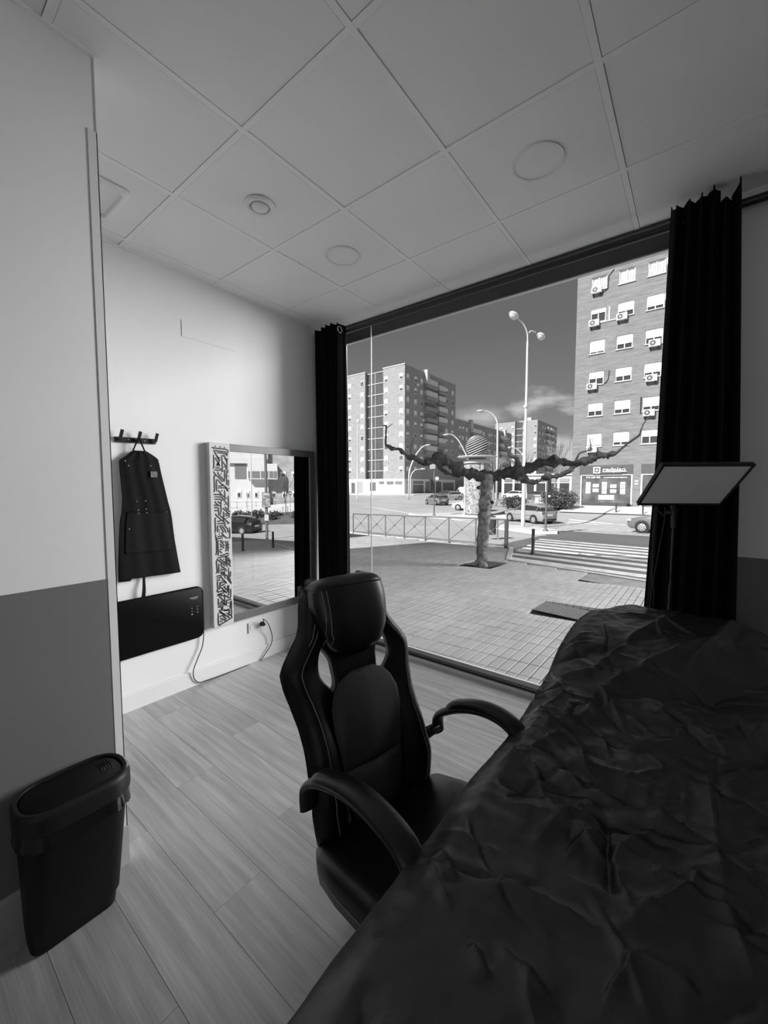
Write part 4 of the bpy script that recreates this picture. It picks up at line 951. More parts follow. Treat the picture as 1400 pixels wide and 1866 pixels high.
# grate, tree pit
iron = mat('cast_iron', .22, .6, .2)
gr = thing('drain_grate', 'rectangular perforated iron cover set in the pavement before the window', 'grate', (-1.56, 6.57, gz(-1.56, 6.57)))
gp = [(-1.95, 6.33), (-1.22, 6.17), (-1.18, 6.74), (-1.93, 6.95)]
MB().add([(x, y, gz(x, y) - .003) for x, y in gp], [(0, 1, 2, 3)]).build('plate', mat('iron_plate', .09, .7), gr)
for k in range(24):
    f = k / 23; a = Vector(gp[0]).lerp(Vector(gp[1]), f); b = Vector(gp[3]).lerp(Vector(gp[2]), f)
    MB().beam((a.x, a.y, gz(*a) + .002), (b.x, b.y, gz(*b) + .002), .012, .008).build('slat', iron, gr)
for k in range(9):
    f = k / 8; a = Vector(gp[0]).lerp(Vector(gp[3]), f); b = Vector(gp[1]).lerp(Vector(gp[2]), f)
    MB().beam((a.x, a.y, gz(*a) + .001), (b.x, b.y, gz(*b) + .001), .016, .008).build('slat', iron, gr)

# ---- pollarded plane tree
bark = mat('plane_bark', .035, .95, var=.6, vs=9, bump=1.0, bs=14, spec=.2)
trunk_m = mat('plane_trunk', .13, .9, var=.75, vs=9, bump=.6, bs=12, spec=.2)
tr = thing('plane_tree', 'pollarded bare plane tree with two long knobbly arms on the pavement', 'tree', (-4.4, 9.96, -0.67))
so = MB(); so.add([(x, y, gz(x, y) + .0) for x, y in ((-5.02, 9.9), (-4.2, 9.65), (-4.05, 10.6), (-4.75, 10.92))], [(0, 1, 2, 3)]); so.build('soil', mat('pit_soil', .07, .95, var=.5, vs=20, bump=1, bs=30), tr)
TD = 10.65
def wob(pts, r0, r1, amp=.25, k=5, seed=1):
    P = smooth_path(pts, k); n = len(P); rr_ = random.Random(seed); out = []
    for i, p in enumerate(P):
        t = i / (n - 1); r = (r0 + (r1 - r0) * t) * (1 + amp * (noise.noise((p.x * 6, p.y * 6, p.z * 6 + seed)) * 1.6)); out.append(max(r, .006))
    return P, out
def limb(name, pts, r0, r1, parent, m=bark, amp=.25, seed=1, n=9, lump=.0):
    P, R_ = wob(pts, r0, r1, amp, 12 if lump else 6, seed); mb = MB().tube(P, R_, n + (5 if lump else 0))
    if lump:
        nr = n + 5; vs = []
        for i, v in enumerate(mb.v):
            c = P[i // nr]; r = Vector(v) - c; d = noise.noise((v[0] * 8, v[1] * 8, v[2] * 8)) * .9 + noise.noise((v[0] * 19, v[1] * 19, v[2] * 19)) * .7
            vs.append(tuple(c + r * (1 + max(d, -.5) * lump / .07 * .62)))
        mb.v = vs
    return mb.build(name, m, parent, smooth='all')
limb('trunk', [(-4.431, 9.893, -0.7417), (-4.429, 9.938, -0.2186), (-4.424, 10.00, 0.508), (-4.416, 10.06, 1.162), (-4.399, 10.11, 1.598)], .140, .165, tr, trunk_m, .10, 2, 14, .03)
MB().sphere((-4.4, 10.11, 1.641), .19, 14, 10, (1.1, 1.0, .8)).build('crown_knob', trunk_m, tr, smooth='all')
A1 = [(-4.423, 10.10, 1.627), (-4.682, 9.842, 1.756), (-4.844, 9.657, 1.812), (-5.066, 9.374, 2.009), (-5.282, 9.093, 2.187), (-5.342, 8.976, 2.099), (-5.451, 8.887, 2.057), (-5.545, 8.748, 2.026)]
b1 = limb('branch', A1, .135, .085, tr, bark, .35, 3, 10, .07)
limb('branch', [(-5.545, 8.748, 2.026), (-5.666, 8.6, 2.134), (-5.799, 8.499, 2.176), (-5.896, 8.37, 2.284), (-5.936, 8.282, 2.362), (-6.078, 8.173, 2.39), (-6.223, 8.067, 2.472)], .075, .045, tr, bark, .4, 4, 9, .05)
limb('twig', [(-6.223, 8.067, 2.472), (-6.231, 8.076, 2.652), (-6.23, 8.097, 2.9), (-6.254, 8.084, 2.968), (-6.308, 8.04, 2.941)], .028, .012, tr, bark, .1, 5, 6)
limb('twig', [(-6.229, 8.097, 2.886), (-6.166, 8.151, 2.955), (-6.103, 8.205, 3.01)], .012, .006, tr, bark, .1, 6, 5)
limb('twig', [(-5.733, 8.55, 2.162), (-5.773, 8.533, 2.329), (-5.758, 8.56, 2.524), (-5.709, 8.61, 2.663)], .016, .007, tr, bark, .1, 7, 5)
limb('branch', [(-5.279, 9.09, 2.116), (-5.313, 9.238, 1.925), (-5.221, 9.425, 1.785), (-5.001, 9.716, 1.701)], .09, .05, tr, bark, .45, 8, 9, .06)
MB().sphere((-5.293, 9.085, 2.201), .16, 12, 8, (1.1, 1, .8)).build('knob', bark, tr, smooth='all')
A2 = [(-4.377, 10.13, 1.627), (-4.211, 10.20, 1.698), (-4.023, 10.29, 1.769), (-3.813, 10.40, 1.811), (-3.521, 10.50, 1.864), (-3.237, 10.61, 2.014), (-2.999, 10.67, 2.065), (-2.777, 10.78, 2.075), (-2.499, 10.93, 2.003), (-2.303, 11.02, 2.028), (-2.08, 11.14, 2.134), (-1.944, 11.18, 2.199), (-1.751, 11.33, 2.212), (-1.605, 11.39, 2.249)]
limb('branch', A2, .150, .060, tr, bark, .35, 9, 10, .07)
limb('branch', [(-1.605, 11.39, 2.249), (-1.396, 11.44, 2.455), (-1.14, 11.53, 2.67)], .036, .026, tr, bark, .15, 10, 7)
limb('twig', [(-1.14, 11.53, 2.67), (-1.105, 11.57, 2.842), (-1.048, 11.63, 3), (-0.945, 11.66, 3.15)], .022, .009, tr, bark, .1, 11, 6)
limb('twig', [(-2.445, 10.97, 2.031), (-2.377, 11.04, 2.238), (-2.314, 11.09, 2.293), (-2.153, 11.22, 2.362), (-2.159, 11.23, 2.513), (-2.176, 11.23, 2.651)], .030, .008, tr, bark, .1, 12, 6)
limb('twig', [(-2.146, 11.24, 2.458), (-2.121, 11.27, 2.651)], .008, .004, tr, bark, .1, 13, 5)
limb('branch', [(-3.753, 10.44, 1.725), (-3.646, 10.76, 1.613), (-3.503, 11.00, 1.541), (-3.395, 11.21, 1.571), (-3.265, 11.45, 1.693), (-3.005, 11.65, 1.723), (-2.807, 11.81, 1.828), (-2.659, 11.82, 1.988)], .075, .055, tr, bark, .5, 14, 9, .07)
limb('branch', [(-3.868, 10.35, 1.782), (-3.771, 10.56, 1.857), (-3.779, 10.69, 2.036), (-3.879, 10.76, 2.204), (-4.034, 10.77, 2.256)], .085, .060, tr, bark, .45, 15, 9, .07)
limb('twig', [(-4.034, 10.77, 2.256), (-4.101, 10.73, 2.449), (-4.165, 10.69, 2.598), (-4.24, 10.64, 2.702)], .040, .018, tr, bark, .15, 16, 7)
limb('branch', [(-4.309, 10.19, 1.641), (-4.603, 10.29, 1.765), (-4.808, 10.38, 1.801), (-4.969, 10.38, 1.712)], .10, .06, tr, bark, .5, 17, 9, .07)
limb('stub', [(-4.417, 10.02, 1.438), (-4.465, 9.855, 1.409), (-4.5, 9.763, 1.395)], .06, .05, tr, bark, .2, 18, 8, .02)
limb('stub', [(-4.296, 10.08, 0.9752), (-4.21, 10.09, 1.035)], .05, .045, tr, bark, .2, 19, 8, .02)

# ---- pavement railing with crossed bars
steel = mat('painted_rail', .13, .5)
def railing(name, label, pts, h, r, parts_n=10):
    base = Vector((pts[0][0], pts[0][1], gz(*pts[0])))
    t = thing(name, label, 'railing', base)
    for i, p in enumerate(pts):
        z = gz(*p); MB().tube([(p[0], p[1], z - .05), (p[0], p[1], z + h)], r * 1.15, 8).build('post', steel, t)
    for p, q in zip(pts, pts[1:]):
        P = Vector((p[0], p[1], gz(*p))); Q = Vector((q[0], q[1], gz(*q))); lo, hi = Vector((0, 0, .10)), Vector((0, 0, h))
        MB().tube([P + hi, Q + hi], r * 1.2, 8).build('top_rail', steel, t)
        MB().tube([P + lo, Q + lo], r, 8).build('bottom_rail', steel, t)
        MB().tube([P + hi, Q + lo], r * .55, 6).build('cross_bar', steel, t)
        MB().tube([P + lo, Q + hi], r * .55, 6).build('cross_bar', steel, t)
        MB().sphere((P + Q) / 2 + (lo + hi) / 2, r * 1.9, 8, 6).build('boss', steel, t, smooth='all')
    return t
fp = [(-5.44 - 1.345 * k, 14.30 + .29 * k) for k in range(8)]
rl = railing('pavement_railing', 'grey pavement railing of crossed bars running left from the plane tree', fp, 1.06, .026)
e0 = fp[0]; MB().box(e0[0] - .06, e0[0] + .06, e0[1] - .06, e0[1] + .06, gz(*e0) - .05, gz(*e0) + 1.06).build('end_post', mat('dark_post', .045, .5), rl, bevel=.015)
railing('far_railing', 'far pavement railing of crossed bars behind the plane tree', [(-21.3 + 1.5 * k, 47.6 - .35 * k) for k in range(7)], .95, .028)

# ---- bollards
boll_m = mat('bollard_black', .035, .5)
def bollard(x, y, h, label, group='street bollards'):
    z = gz(x, y)
    o = MB().lathe([(.075, -.05), (.075, .04), (.052, .07), (.050, h * .55), (.058, h * .57), (.058, h * .62), (.050, h * .64), (.050, h - .06), (.058, h - .05), (.056, h - .02), (.02, h)], (x, y, z), 14).build('bollard', boll_m, None, smooth=True)
    tag(o, label, 'bollard', group)
bollard(-4.19, 13.40, .82, 'black bollard standing alone before the nearest crossing stripes')
bollard(-5.2, 38.0, .80, 'slim black bollard on the pavement below the estate agent window', 'street bollards')
bollard(-3.3, 37.7, .85, 'black bollard just left of the grey car by the right-hand curtain', 'street bollards')
for p_, lbl in (((10.66, 10.40, -1.53), 'leftmost black bollard seen in the mirror'), ((10.70, 12.09, -1.58), 'middle black bollard seen in the mirror'), ((10.06, 13.10, -1.59), 'black bollard at the curtain edge in the mirror')):
    bollard(p_[0], p_[1], .80, lbl, 'bollards reflected in the mirror')

# ---- litter bin behind the tree
bx, by = -7.55, 17.9; bzv = gz(bx, by)
lb = thing('litter_bin', 'dark cylindrical litter bin on a post behind the plane tree', 'litter bin', (bx, by, bzv))
MB().lathe([(.20, .18), (.21, .2), (.22, .86), (.225, .88), (.21, .89), (.20, .70)], (bx, by, bzv), 20).build('drum', mat('bin_slate', .05, .5), lb, smooth=True)
for k in range(20):
    a = 2 * math.pi * k / 20; MB().beam((bx + .214 * math.cos(a), by + .214 * math.sin(a), bzv + .22), (bx + .226 * math.cos(a), by + .226 * math.sin(a), bzv + .85), .02, .01).build('slat', mat('bin_slate', .05, .5), lb)
MB().tube([(bx + .28, by + .1, bzv - .05), (bx + .28, by + .1, bzv + .95)], .03, 8).build('post', steel, lb)
MB().lathe([(.23, 1.0), (.22, 1.03), (.05, 1.08)], (bx, by, bzv), 18).build('hood', mat('bin_slate', .05, .5), lb, smooth=True)

# ---- advertising column with a ringed globe
kx_, ky_ = -15.6, 33.6; kz_ = gz(kx_, ky_)
ko = thing('advertising_column', 'round advertising column with posters and a ringed globe on a disc', 'advertising column', (kx_, ky_, kz_))
con = mat('pale_column', .50, .6); dk = mat('column_grey', .16, .5)
MB().lathe([(1.12, -.1), (1.12, .18), (1.04, .22), (1.02, .24)], (kx_, ky_, kz_), 32).build('plinth', con, ko, smooth=True)
MB().lathe([(.98, .2), (.98, 4.85)], (kx_, ky_, kz_), 32).build('core', dk, ko, smooth=True)
for k in range(3):
    a0 = math.radians(-100 + k * 120)
    for z0, z1, nm, sd in ((.35, 3.55, 'poster', 1.3 + k), (3.75, 4.75, 'upper_poster', 5.1 + k)):
        MB().grid(lambda u, v: (kx_ + 1.03 * math.cos(a0 - .86 + 1.72 * u), ky_ + 1.03 * math.sin(a0 - .86 + 1.72 * u), kz_ + z0 + (z1 - z0) * v), 18, 2).build(nm, print_mat('poster_print_%d%d' % (k, int(z0)), 5.5 if z0 < 1 else 7, sd), ko, smooth='all')
    a1 = a0 + math.radians(60)
    MB().beam((kx_ + 1.06 * math.cos(a1), ky_ + 1.06 * math.sin(a1), kz_), (kx_ + 1.06 * math.cos(a1), ky_ + 1.06 * math.sin(a1), kz_ + 4.85), .26, .10, (math.cos(a1), math.sin(a1), 0)).build('mullion', con, ko)
MB().lathe([(1.04, 3.58), (1.06, 3.60), (1.06, 3.72), (1.04, 3.74)], (kx_, ky_, kz_), 32).build('band', con, ko, smooth=True)
MB().lathe([(1.08, 4.80), (1.20, 4.86), (1.20, 5.05), (1.05, 5.16), (.6, 5.24), (.5, 5.30)], (kx_, ky_, kz_), 32).build('cap', con, ko, smooth=True)
MB().lathe([(.7, 5.28), (1.72, 5.38), (1.74, 5.42), (1.70, 5.46), (.6, 5.44)], (kx_, ky_, kz_), 40).build('disc', con, ko, smooth=True)
MB().lathe([(.55, 5.14), (.62, 5.34)], (kx_, ky_, kz_), 24).build('neck', black_metal, ko)
gc = Vector((kx_, ky_, kz_ + 6.30)); Mg = Matrix.Rotation(math.radians(-24), 3, Vector((-.614, .789, 0)))
globe = MB().sphere(gc, .90, 20, 12).build('globe_core', mat('globe_dark', .05, .6), ko, smooth='all')
for k in range(15):
    la = math.radians(-80 + 160 * k / 14); r_ = 1.0 * math.cos(la); z_ = 1.0 * math.sin(la)
    pts = [gc + Mg @ Vector((r_ * math.cos(a), r_ * math.sin(a), z_)) for a in [2 * math.pi * q / 36 for q in range(37)]]
    MB().tube(pts, .036, 6, cap=False).build('ring', con, globe, smooth='all')

# ---- street lamps
pole_m = mat('galvanised_pole', .62, .5, .2)
lens_m = mat('lamp_lens', .55, .25)
def street_lamp(name, label, pole, r0, r1, arms, group='street lamps'):
    t = thing(name, label, 'street lamp', pole[0], group=group)
    P = smooth_path(pole, 4); MB().tube(P, [r0 + (r1 - r0) * i / (len(P) - 1) for i in range(len(P))], 10).build('pole', pole_m, t, smooth='all')
    for arm, head, hs in arms:
        A = smooth_path(arm, 5); MB().tube(A, r1 * .75, 8).build('arm', pole_m, t, smooth='all')
        d = (Vector(head) - A[-1]).normalized(); q = d.to_track_quat('X', 'Z').to_matrix()
        hb = MB().sphere(head, 1, 14, 8, (1, 1, 1)); hb.v = [tuple(Vector(head) + q @ Vector(((Vector(v) - Vector(head)).x * hs[0], (Vector(v) - Vector(head)).y * hs[1], max((Vector(v) - Vector(head)).z, -.15) * hs[2]))) for v in hb.v]
        ho = hb.build('lamp_head', pole_m, t, smooth='all')
        lb_ = MB().sphere(head, 1, 14, 8); lb_.v = [tuple(Vector(head) + q @ Vector(((Vector(v) - Vector(head)).x * hs[0] * .86, (Vector(v) - Vector(head)).y * hs[1] * .86, min((Vector(v) - Vector(head)).z, .0) * hs[2] * 1.1))) for v in lb_.v]
        lb_.build('lens', lens_m, ho, smooth='all')
    return t
L1 = [(-8.756, 25.85, -1.301), (-8.818, 26.04, 1.633), (-8.861, 26.24, 4.46), (-8.933, 26.48, 7.994), (-9.001, 26.65, 10.75)]
l1 = street_lamp('street_lamp', 'tall pale double-headed street lamp standing out against the open sky', L1, .13, .06,
    [([(-8.996, 26.65, 10.61), (-9.018, 26.67, 11.17), (-9.098, 26.52, 11.56), (-9.243, 26.30, 11.87), (-9.41, 26.06, 12.07)], (-9.616, 25.79, 12.24), (.36, .26, .22)),
     ([(-9.014, 26.67, 11.07), (-8.987, 26.84, 11.32), (-8.887, 27.06, 11.50), (-8.723, 27.44, 11.47)], (-8.522, 27.83, 11.29), (.32, .25, .22))])
for zz in (3.6, 8.0): MB().lathe([(.135, 0), (.14, .02), (.14, .16), (.135, .18)], Vector(L1[0]) + (Vector(L1[4]) - Vector(L1[0])) * (zz / 12.4), 12).build('collar', pole_m, l1, smooth=True)
def dpole(x, y): return (x, y, gz(x, y))
def lamp_at(pts, d, label, rr0, hs, head):
    return street_lamp('street_lamp', label, pts, rr0, rr0 * .5, [(pts[-3:], head, hs)])
lamp_at([(-20.08, 49.11, -1.12), (-19.33, 47.32, 3.133), (-19.46, 47.60, 7.813), (-19.57, 47.64, 9.284), (-19.98, 47.39, 10.09), (-20.52, 47.00, 10.49), (-20.89, 46.71, 10.55)], 49, 'single-armed lamp rising behind the advertising column towards the left', .13, (.5, .25, .16), (-21.21, 46.47, 10.55))
lamp_at([(-28.46, 59.36, -0.99), (-26.77, 55.52, 3.511), (-27.24, 55.33, 5.558), (-27.68, 55.08, 6.704), (-28.38, 54.66, 8.177), (-29.07, 54.19, 8.996), (-29.59, 53.80, 9.119)], 60, 'curved lamp leaning out left from behind the ringed globe', .14, (.55, .26, .16), (-29.85, 53.59, 9.078))
lamp_at([(-38.60, 56.46, -0.96), (-37.42, 54.79, 2.727), (-37.31, 55.01, 4.348), (-36.81, 55.55, 6.149), (-36.29, 56.05, 7.23), (-35.81, 56.47, 7.86), (-35.47, 56.76, 8.085)], 66, 'taller curved lamp in front of the big brick tower corner', .16, (.5, .28, .16), (-35.18, 56.98, 8.13))
lamp_at([(-42.25, 62.34, -0.89), (-42.25, 62.40, 1.98), (-42.22, 62.53, 3.311), (-41.97, 62.79, 4.027), (-41.50, 63.19, 4.436), (-41.10, 63.51, 4.539), (-40.77, 63.77, 4.59)], 75, 'shorter curved lamp beside the taller one at the tower corner', .12, (.45, .26, .16), (-40.45, 64.02, 4.59))
lamp_at([(-45.54, 51.09, -0.95), (-48.17, 54.14, 3.925), (-48.37, 54.48, 9.819), (-48.41, 54.57, 11.29), (-48.44, 54.63, 12.28), (-48.45, 54.65, 12.67), (-48.45, 54.66, 12.82)], 72, 'straight thin lamp post before the left end of the brick tower', .10, (.35, .3, .2), (-48.45, 54.68, 12.96))
lamp_at([(-22.07, 66.72, -0.97), (-22.29, 66.57, 2.816), (-22.54, 66.60, 5.517), (-22.87, 66.43, 6.598), (-23.40, 66.08, 7.318), (-23.91, 65.71, 7.679), (-24.34, 65.39, 7.769)], 66, 'curved lamp leaning left behind the tall double lamp', .13, (.45, .26, .16), (-24.62, 65.16, 7.679))

# ---- traffic signals
sig_m = mat('signal_black', .03, .5)
sgp = (-19.09, 32.07, -1.38)
t = thing('traffic_light', 'grey post with three-lens traffic light in front of the brick tower', 'traffic light', sgp)
k_ = 37.2 / 731
MB().tube([sgp, (sgp[0], sgp[1], sgp[2] + 4.9)], .07, 10).build('post', steel, t, smooth=True)
MB().lathe([(.16, 0), (.16, .1), (.08, .25)], sgp, 12).build('foot', steel, t, smooth=True)
sr = Vector((.789, .614, 0)); sf = Vector((.614, -.789, 0)); Ms = Matrix((sr, -sf, Vector((0, 0, 1)))).transposed()
c0 = Vector(sgp) - sr * .28
hd_ = MB().obox(c0 + Vector((0, 0, 2.9)), (.34, .28, 1.05), Ms).build('signal_head', sig_m, t, bevel=.04)

for zz in (2.58, 2.9, 3.22):
    MB().lathe([(.11, 0), (.11, .03), (.09, .04)], c0 + sf * .15 + Vector((0, 0, zz)), 14, sf.to_track_quat('Z', 'Y').to_matrix()).build('lens', mat('signal_lens', .09, .2), hd_)
    MB().lathe([(.13, 0), (.13, .2), (.12, .2), (.12, 0)], c0 + sf * .14 + Vector((0, 0, zz)), 14, sf.to_track_quat('Z', 'Y').to_matrix()).build('visor', sig_m, hd_)
MB().lathe([(.18, 0), (.18, .03)], Vector(sgp) + sr * .25 + Vector((0, 0, 3.5)), 16, sf.to_track_quat('Z', 'Y').to_matrix()).build('round_plate', pole_m, t)
MB().obox(Vector(sgp) - sr * .15 + Vector((0, 0, 4.6)), (.5, .3, .5), Ms).build('upper_head', mat('signal_grey', .4, .5), t, bevel=.05)
sgp2 = (-6.62, 23.31, -1.16)
t = thing('pedestrian_signal', 'dark pedestrian signal post right of the tall double lamp', 'traffic light', sgp2)
MB().tube([sgp2, (sgp2[0] + .03, sgp2[1], sgp2[2] + 3.1)], .055, 10).build('post', steel, t, smooth=True)
MB().lathe([(.15, 0), (.14, .12), (.06, .22)], sgp2, 12).build('foot', steel, t, smooth=True)
cq = Vector(sgp2) + sr * .12
h2 = MB().obox(cq + Vector((0, 0, 1.93)), (.26, .22, .50), Ms).build('pedestrian_head', sig_m, t, bevel=.03)
MB().lathe([(.075, 0), (.075, .02), (.05, .03)], cq + sf * .115 + Vector((0, 0, 2.03)), 6, sf.to_track_quat('Z', 'Y').to_matrix()).build('lens', mat('signal_white', .7, .4), h2)
MB().obox(cq + Vector((0, 0, 2.75)), (.20, .22, .95), Ms).build('signal_head', sig_m, t, bevel=.03)

# ================================================================== CARS
tyre_m = mat('tyre', .02, .8); hub_m = mat('alloy_wheel', .55, .35, .6); cglass = mat('car_glass', .03, .08, spec=.6); lampc = mat('car_lamp', .5, .2); trim_m = mat('car_trim', .025, .6)
def car(name, label, x, y, yaw, color, Lh=2.08, roof=1.46, van=False, group=None, z=None):
    z = gz(x, y) - .04 if z is None else z
    t = thing(name, label, 'van' if van else 'car', (x, y, z), yaw, group, local=True)
    body = mat('car_paint_%03d' % int(color * 1000), color, .28, .1, coat=.6)
    s = Lh / 2.08
    DK = [(-2.08, .78), (-2.0, .98), (-1.2, 1.0), (.7, .98), (.95, .97), (1.6, .86), (1.95, .74), (2.08, .62)] if not van else [(-2.08, 1.0), (1.2, 1.05), (1.7, .95), (2.08, .72)]
    WD = [(-2.08, .70), (-1.9, .82), (-1.2, .87), (0, .88), (1.2, .87), (1.8, .80), (2.08, .60)]
    st = [-2.08, -2.0, -1.85, -1.6, -1.2, -.8, -.4, 0, .4, .7, .95, 1.2, 1.45, 1.7, 1.9, 2.02, 2.08]
    rings = []
    for q in st:
        w_, d_ = lerp_table(WD, q), lerp_table(DK, q); b_ = .22 + (.10 if abs(q) > 2 else 0)
        half = [(w_ * .90, b_), (w_ * .985, .34), (w_, .55), (w_ * .985, d_ - .10), (w_ * .93, d_ - .02), (w_ * .80, d_)]
        rings.append([(q * s, a, c) for a, c in half] + [(q * s, -a, c) for a, c in reversed(half)])
    MB().loft(rings).build('body', body, t, smooth=50)
    if van: CB = [(-2.02, 1.0, .84), (-1.98, 1.9, .80), (.75, 1.95, .78), (1.45, 1.05, .80)]
    else: CB = None
    rf = roof + (.5 if van else 0)
    cst = [(-2.0, .99, .70), (-1.72, rf - .20, .64), (-1.40, rf - .05, .60), (-.7, rf, .585), (0, rf - .01, .585), (.28, rf - .06, .60), (.95, .96, .70)] if not van else [(-2.05, 1.0, .80), (-2.02, rf - .06, .76), (-1.4, rf, .74), (.6, rf, .74), (.95, rf - .1, .74), (1.6, .98, .78)]
    rings = []
    for q, zr, wr_ in cst:
        wb = lerp_table(WD, q) * .90; zb = lerp_table(DK, q) - .04; zr2 = max(zr, zb + .02)
        rings.append([(q * s, wb, zb), (q * s, wr_ + (wb - wr_) * .15, zr2 - .07 if zr2 - zb > .1 else zb + .01), (q * s, wr_ - .05, zr2), (q * s, -wr_ + .05, zr2), (q * s, -(wr_ + (wb - wr_) * .15), zr2 - .07 if zr2 - zb > .1 else zb + .01), (q * s, -wb, zb)])
    cabin = MB().loft(rings).build('cabin', cglass if not van else body, t, smooth=60)
    # roof skin and pillars in body colour
    rr_ = [r for r in rings if r[2][2] > rf - (.25 if not van else .12)]
    MB().loft([[(p[0], p[1] * 1.012, p[2] + .008) for p in r[1:5]] + [(p[0], p[1], p[2] - .03) for p in reversed(r[1:5])] for r in rr_]).build('roof', body, t, smooth=50)
    for sg in (1, -1):
        i1, i2 = (1, 4)[sg < 0], (0, 5)[sg < 0]
        if not van:
            MB().beam(rings[-1][i2], rings[-2][i1], .06, .04).build('pillar', body, t)
            MB().beam((-.35 * s, sg * .80, .97), (-.38 * s, sg * .64, rf - .05), .07, .03).build('pillar', trim_m, t)
            MB().beam((-1.45 * s, sg * .79, .98), (-1.62 * s, sg * .66, rf - .12), .22, .03).build('pillar', body, t)
            MB().tube([(-1.5 * s, sg * .885, .62), (.9 * s, sg * .885, .60)], .012, 5).build('side_trim', trim_m, t)
            MB().obox((.72 * s, sg * .93, 1.02), (.10, .14, .10)).build('door_mirror', body, t, bevel=.02)
        else:
            MB().obox((1.02 * s, sg * .79, 1.35), (.55, .03, .42)).build('side_window', cglass, t)
        for q in (1.28, -1.27):
            MB().lathe([(.37, -.005), (.37, .012)], (q * s, sg * .862, .34), 20, Matrix.Rotation(math.radians(-90 * sg), 3, 'X')).build('wheel_arch', trim_m, t)
            wo2 = MB().lathe([(.20, 0), (.29, .0), (.315, .03), (.315, .17), (.29, .2), (.21, .2)], (q * s, sg * .70, .315), 22, Matrix.Rotation(math.radians(-90 * sg), 3, 'X')).build('wheel', tyre_m, t, smooth=True)
            MB().lathe([(.215, .17), (.215, .195), (.19, .205), (.04, .21), (.03, .2)], (q * s, sg * .70, .315), 18, Matrix.Rotation(math.radians(-90 * sg), 3, 'X')).build('hub_cap', hub_m, wo2, smooth=True)
            for kk in range(7):
                a = 2 * math.pi * kk / 7
                MB().obox((q * s + .13 * math.cos(a), sg * .907, .315 + .13 * math.sin(a)), (.045, .008, .075), Matrix.Rotation(-a + math.pi / 2, 3, 'Y')).build('spoke_gap', trim_m, wo2)
        MB().obox((1.93 * s, sg * .62, .68), (.24, .26, .12), Matrix.Rotation(-sg * .35, 3, 'Z')).build('headlamp', lampc, t, bevel=.03)
        MB().obox((-2.02 * s, sg * .66, .86), (.14, .20, .22), Matrix.Rotation(sg * .25, 3, 'Z')).build('tail_lamp', mat('tail_lamp', .12, .3), t, bevel=.03)
    MB().box(-2.10 * s, -2.03 * s, -.26, .26, .62, .74).build('number_plate', mat('plate_white', .75, .5), t)
    MB().box(-2.09 * s, -1.95 * s, -.70, .70, .26, .42).build('rear_bumper', trim_m, t, bevel=.04)
    MB().box(1.98 * s, 2.09 * s, -.40, .40, .36, .50).build('grille', trim_m, t, bevel=.02)
    if van: MB().obox((1.30 * s, 0, 1.45), (.04, 1.3, .55), Matrix.Rotation(math.radians(-38), 3, 'Y')).build('windscreen', cglass, t)
    return t
Y_ = math.radians
car('parked_car', 'silver-grey hatchback side on behind the tall double lamp', -10.45, 32.35, math.atan2(1.43, -2.89) - .02, .30)
car('parked_car', 'grey car nosing out from behind the right-hand curtain', -.95, 27.25, math.pi - .14, .16)
car('driving_car', 'dark grey hatchback driving away past the grey traffic light post', -27.9, 47.5, math.atan2(2.4, -4), .17)
car('driving_car', 'white car half hidden by the advertising column', -19.6, 41.0, math.atan2(-.6, -4) + 2 * math.pi, .70)
car('driving_car', 'small pale car far off between the grey hatchback and the white car', -33.5, 62, math.atan2(-3, -2.5), .35)
car('delivery_van', 'white van far off above the driving cars', -36.5, 73.5, math.atan2(1.0, -4), .72, 2.5, 1.6, True)
car('parked_car', 'dark estate car in front of the far white van', -38.5, 68.5, math.atan2(1.0, -4), .06)
car('parked_car', 'white car far off right of the plane tree trunk', -27.0, 74, math.atan2(.5, -4), .70)
car('parked_car', 'dark car far off between plane tree and double lamp', -22.8, 73, math.atan2(.5, -4), .10)
car('parked_car', 'black hatchback seen from behind in the mirror', 24.63, 18.76, math.radians(54.3 - 72), .012)

# ================================================================== BUILDINGS
brick1 = brick_mat('brick_pale_front', .26, .38); brick2 = brick_mat('brick_right_block', .165, .27)
wht = mat('white_joinery', .80, .5); pane_m = mat('dark_pane', .05, .12, spec=.6); curt = mat('net_curtain', .42, .7, var=.25, vs=9, stretch=(1, 1, .1))
def wall_holes(mb, o, ax, ay, u0, u1, z0, z1, holes, depth):
    """vertical wall (origin o, horizontal axis ax, inward axis ay) with rectangular openings and their reveals"""
    o, ax, ay = Vector(o), Vector(ax), Vector(ay)
    us = sorted({u0, u1} | {h[0] for h in holes} | {h[1] for h in holes}); zs = sorted({z0, z1} | {h[2] for h in holes} | {h[3] for h in holes})
    P = lambda u, z, d=0: o + ax * u + Vector((0, 0, z)) + ay * d
    for ua, ub in zip(us, us[1:]):
        for za, zb in zip(zs, zs[1:]):
            if any(h[0] <= ua and ub <= h[1] and h[2] <= za and zb <= h[3] for h in holes): continue
            mb.add([P(ua, za), P(ub, za), P(ub, zb), P(ua, zb)], [(0, 1, 2, 3)])
    for a, b, c, d in holes:
        for (p, q) in (((a, c), (b, c)), ((b, c), (b, d)), ((b, d), (a, d)), ((a, d), (a, c))):
            mb.add([P(*p), P(*q), P(*q, depth), P(*p, depth)], [(0, 1, 2, 3)])
    return mb
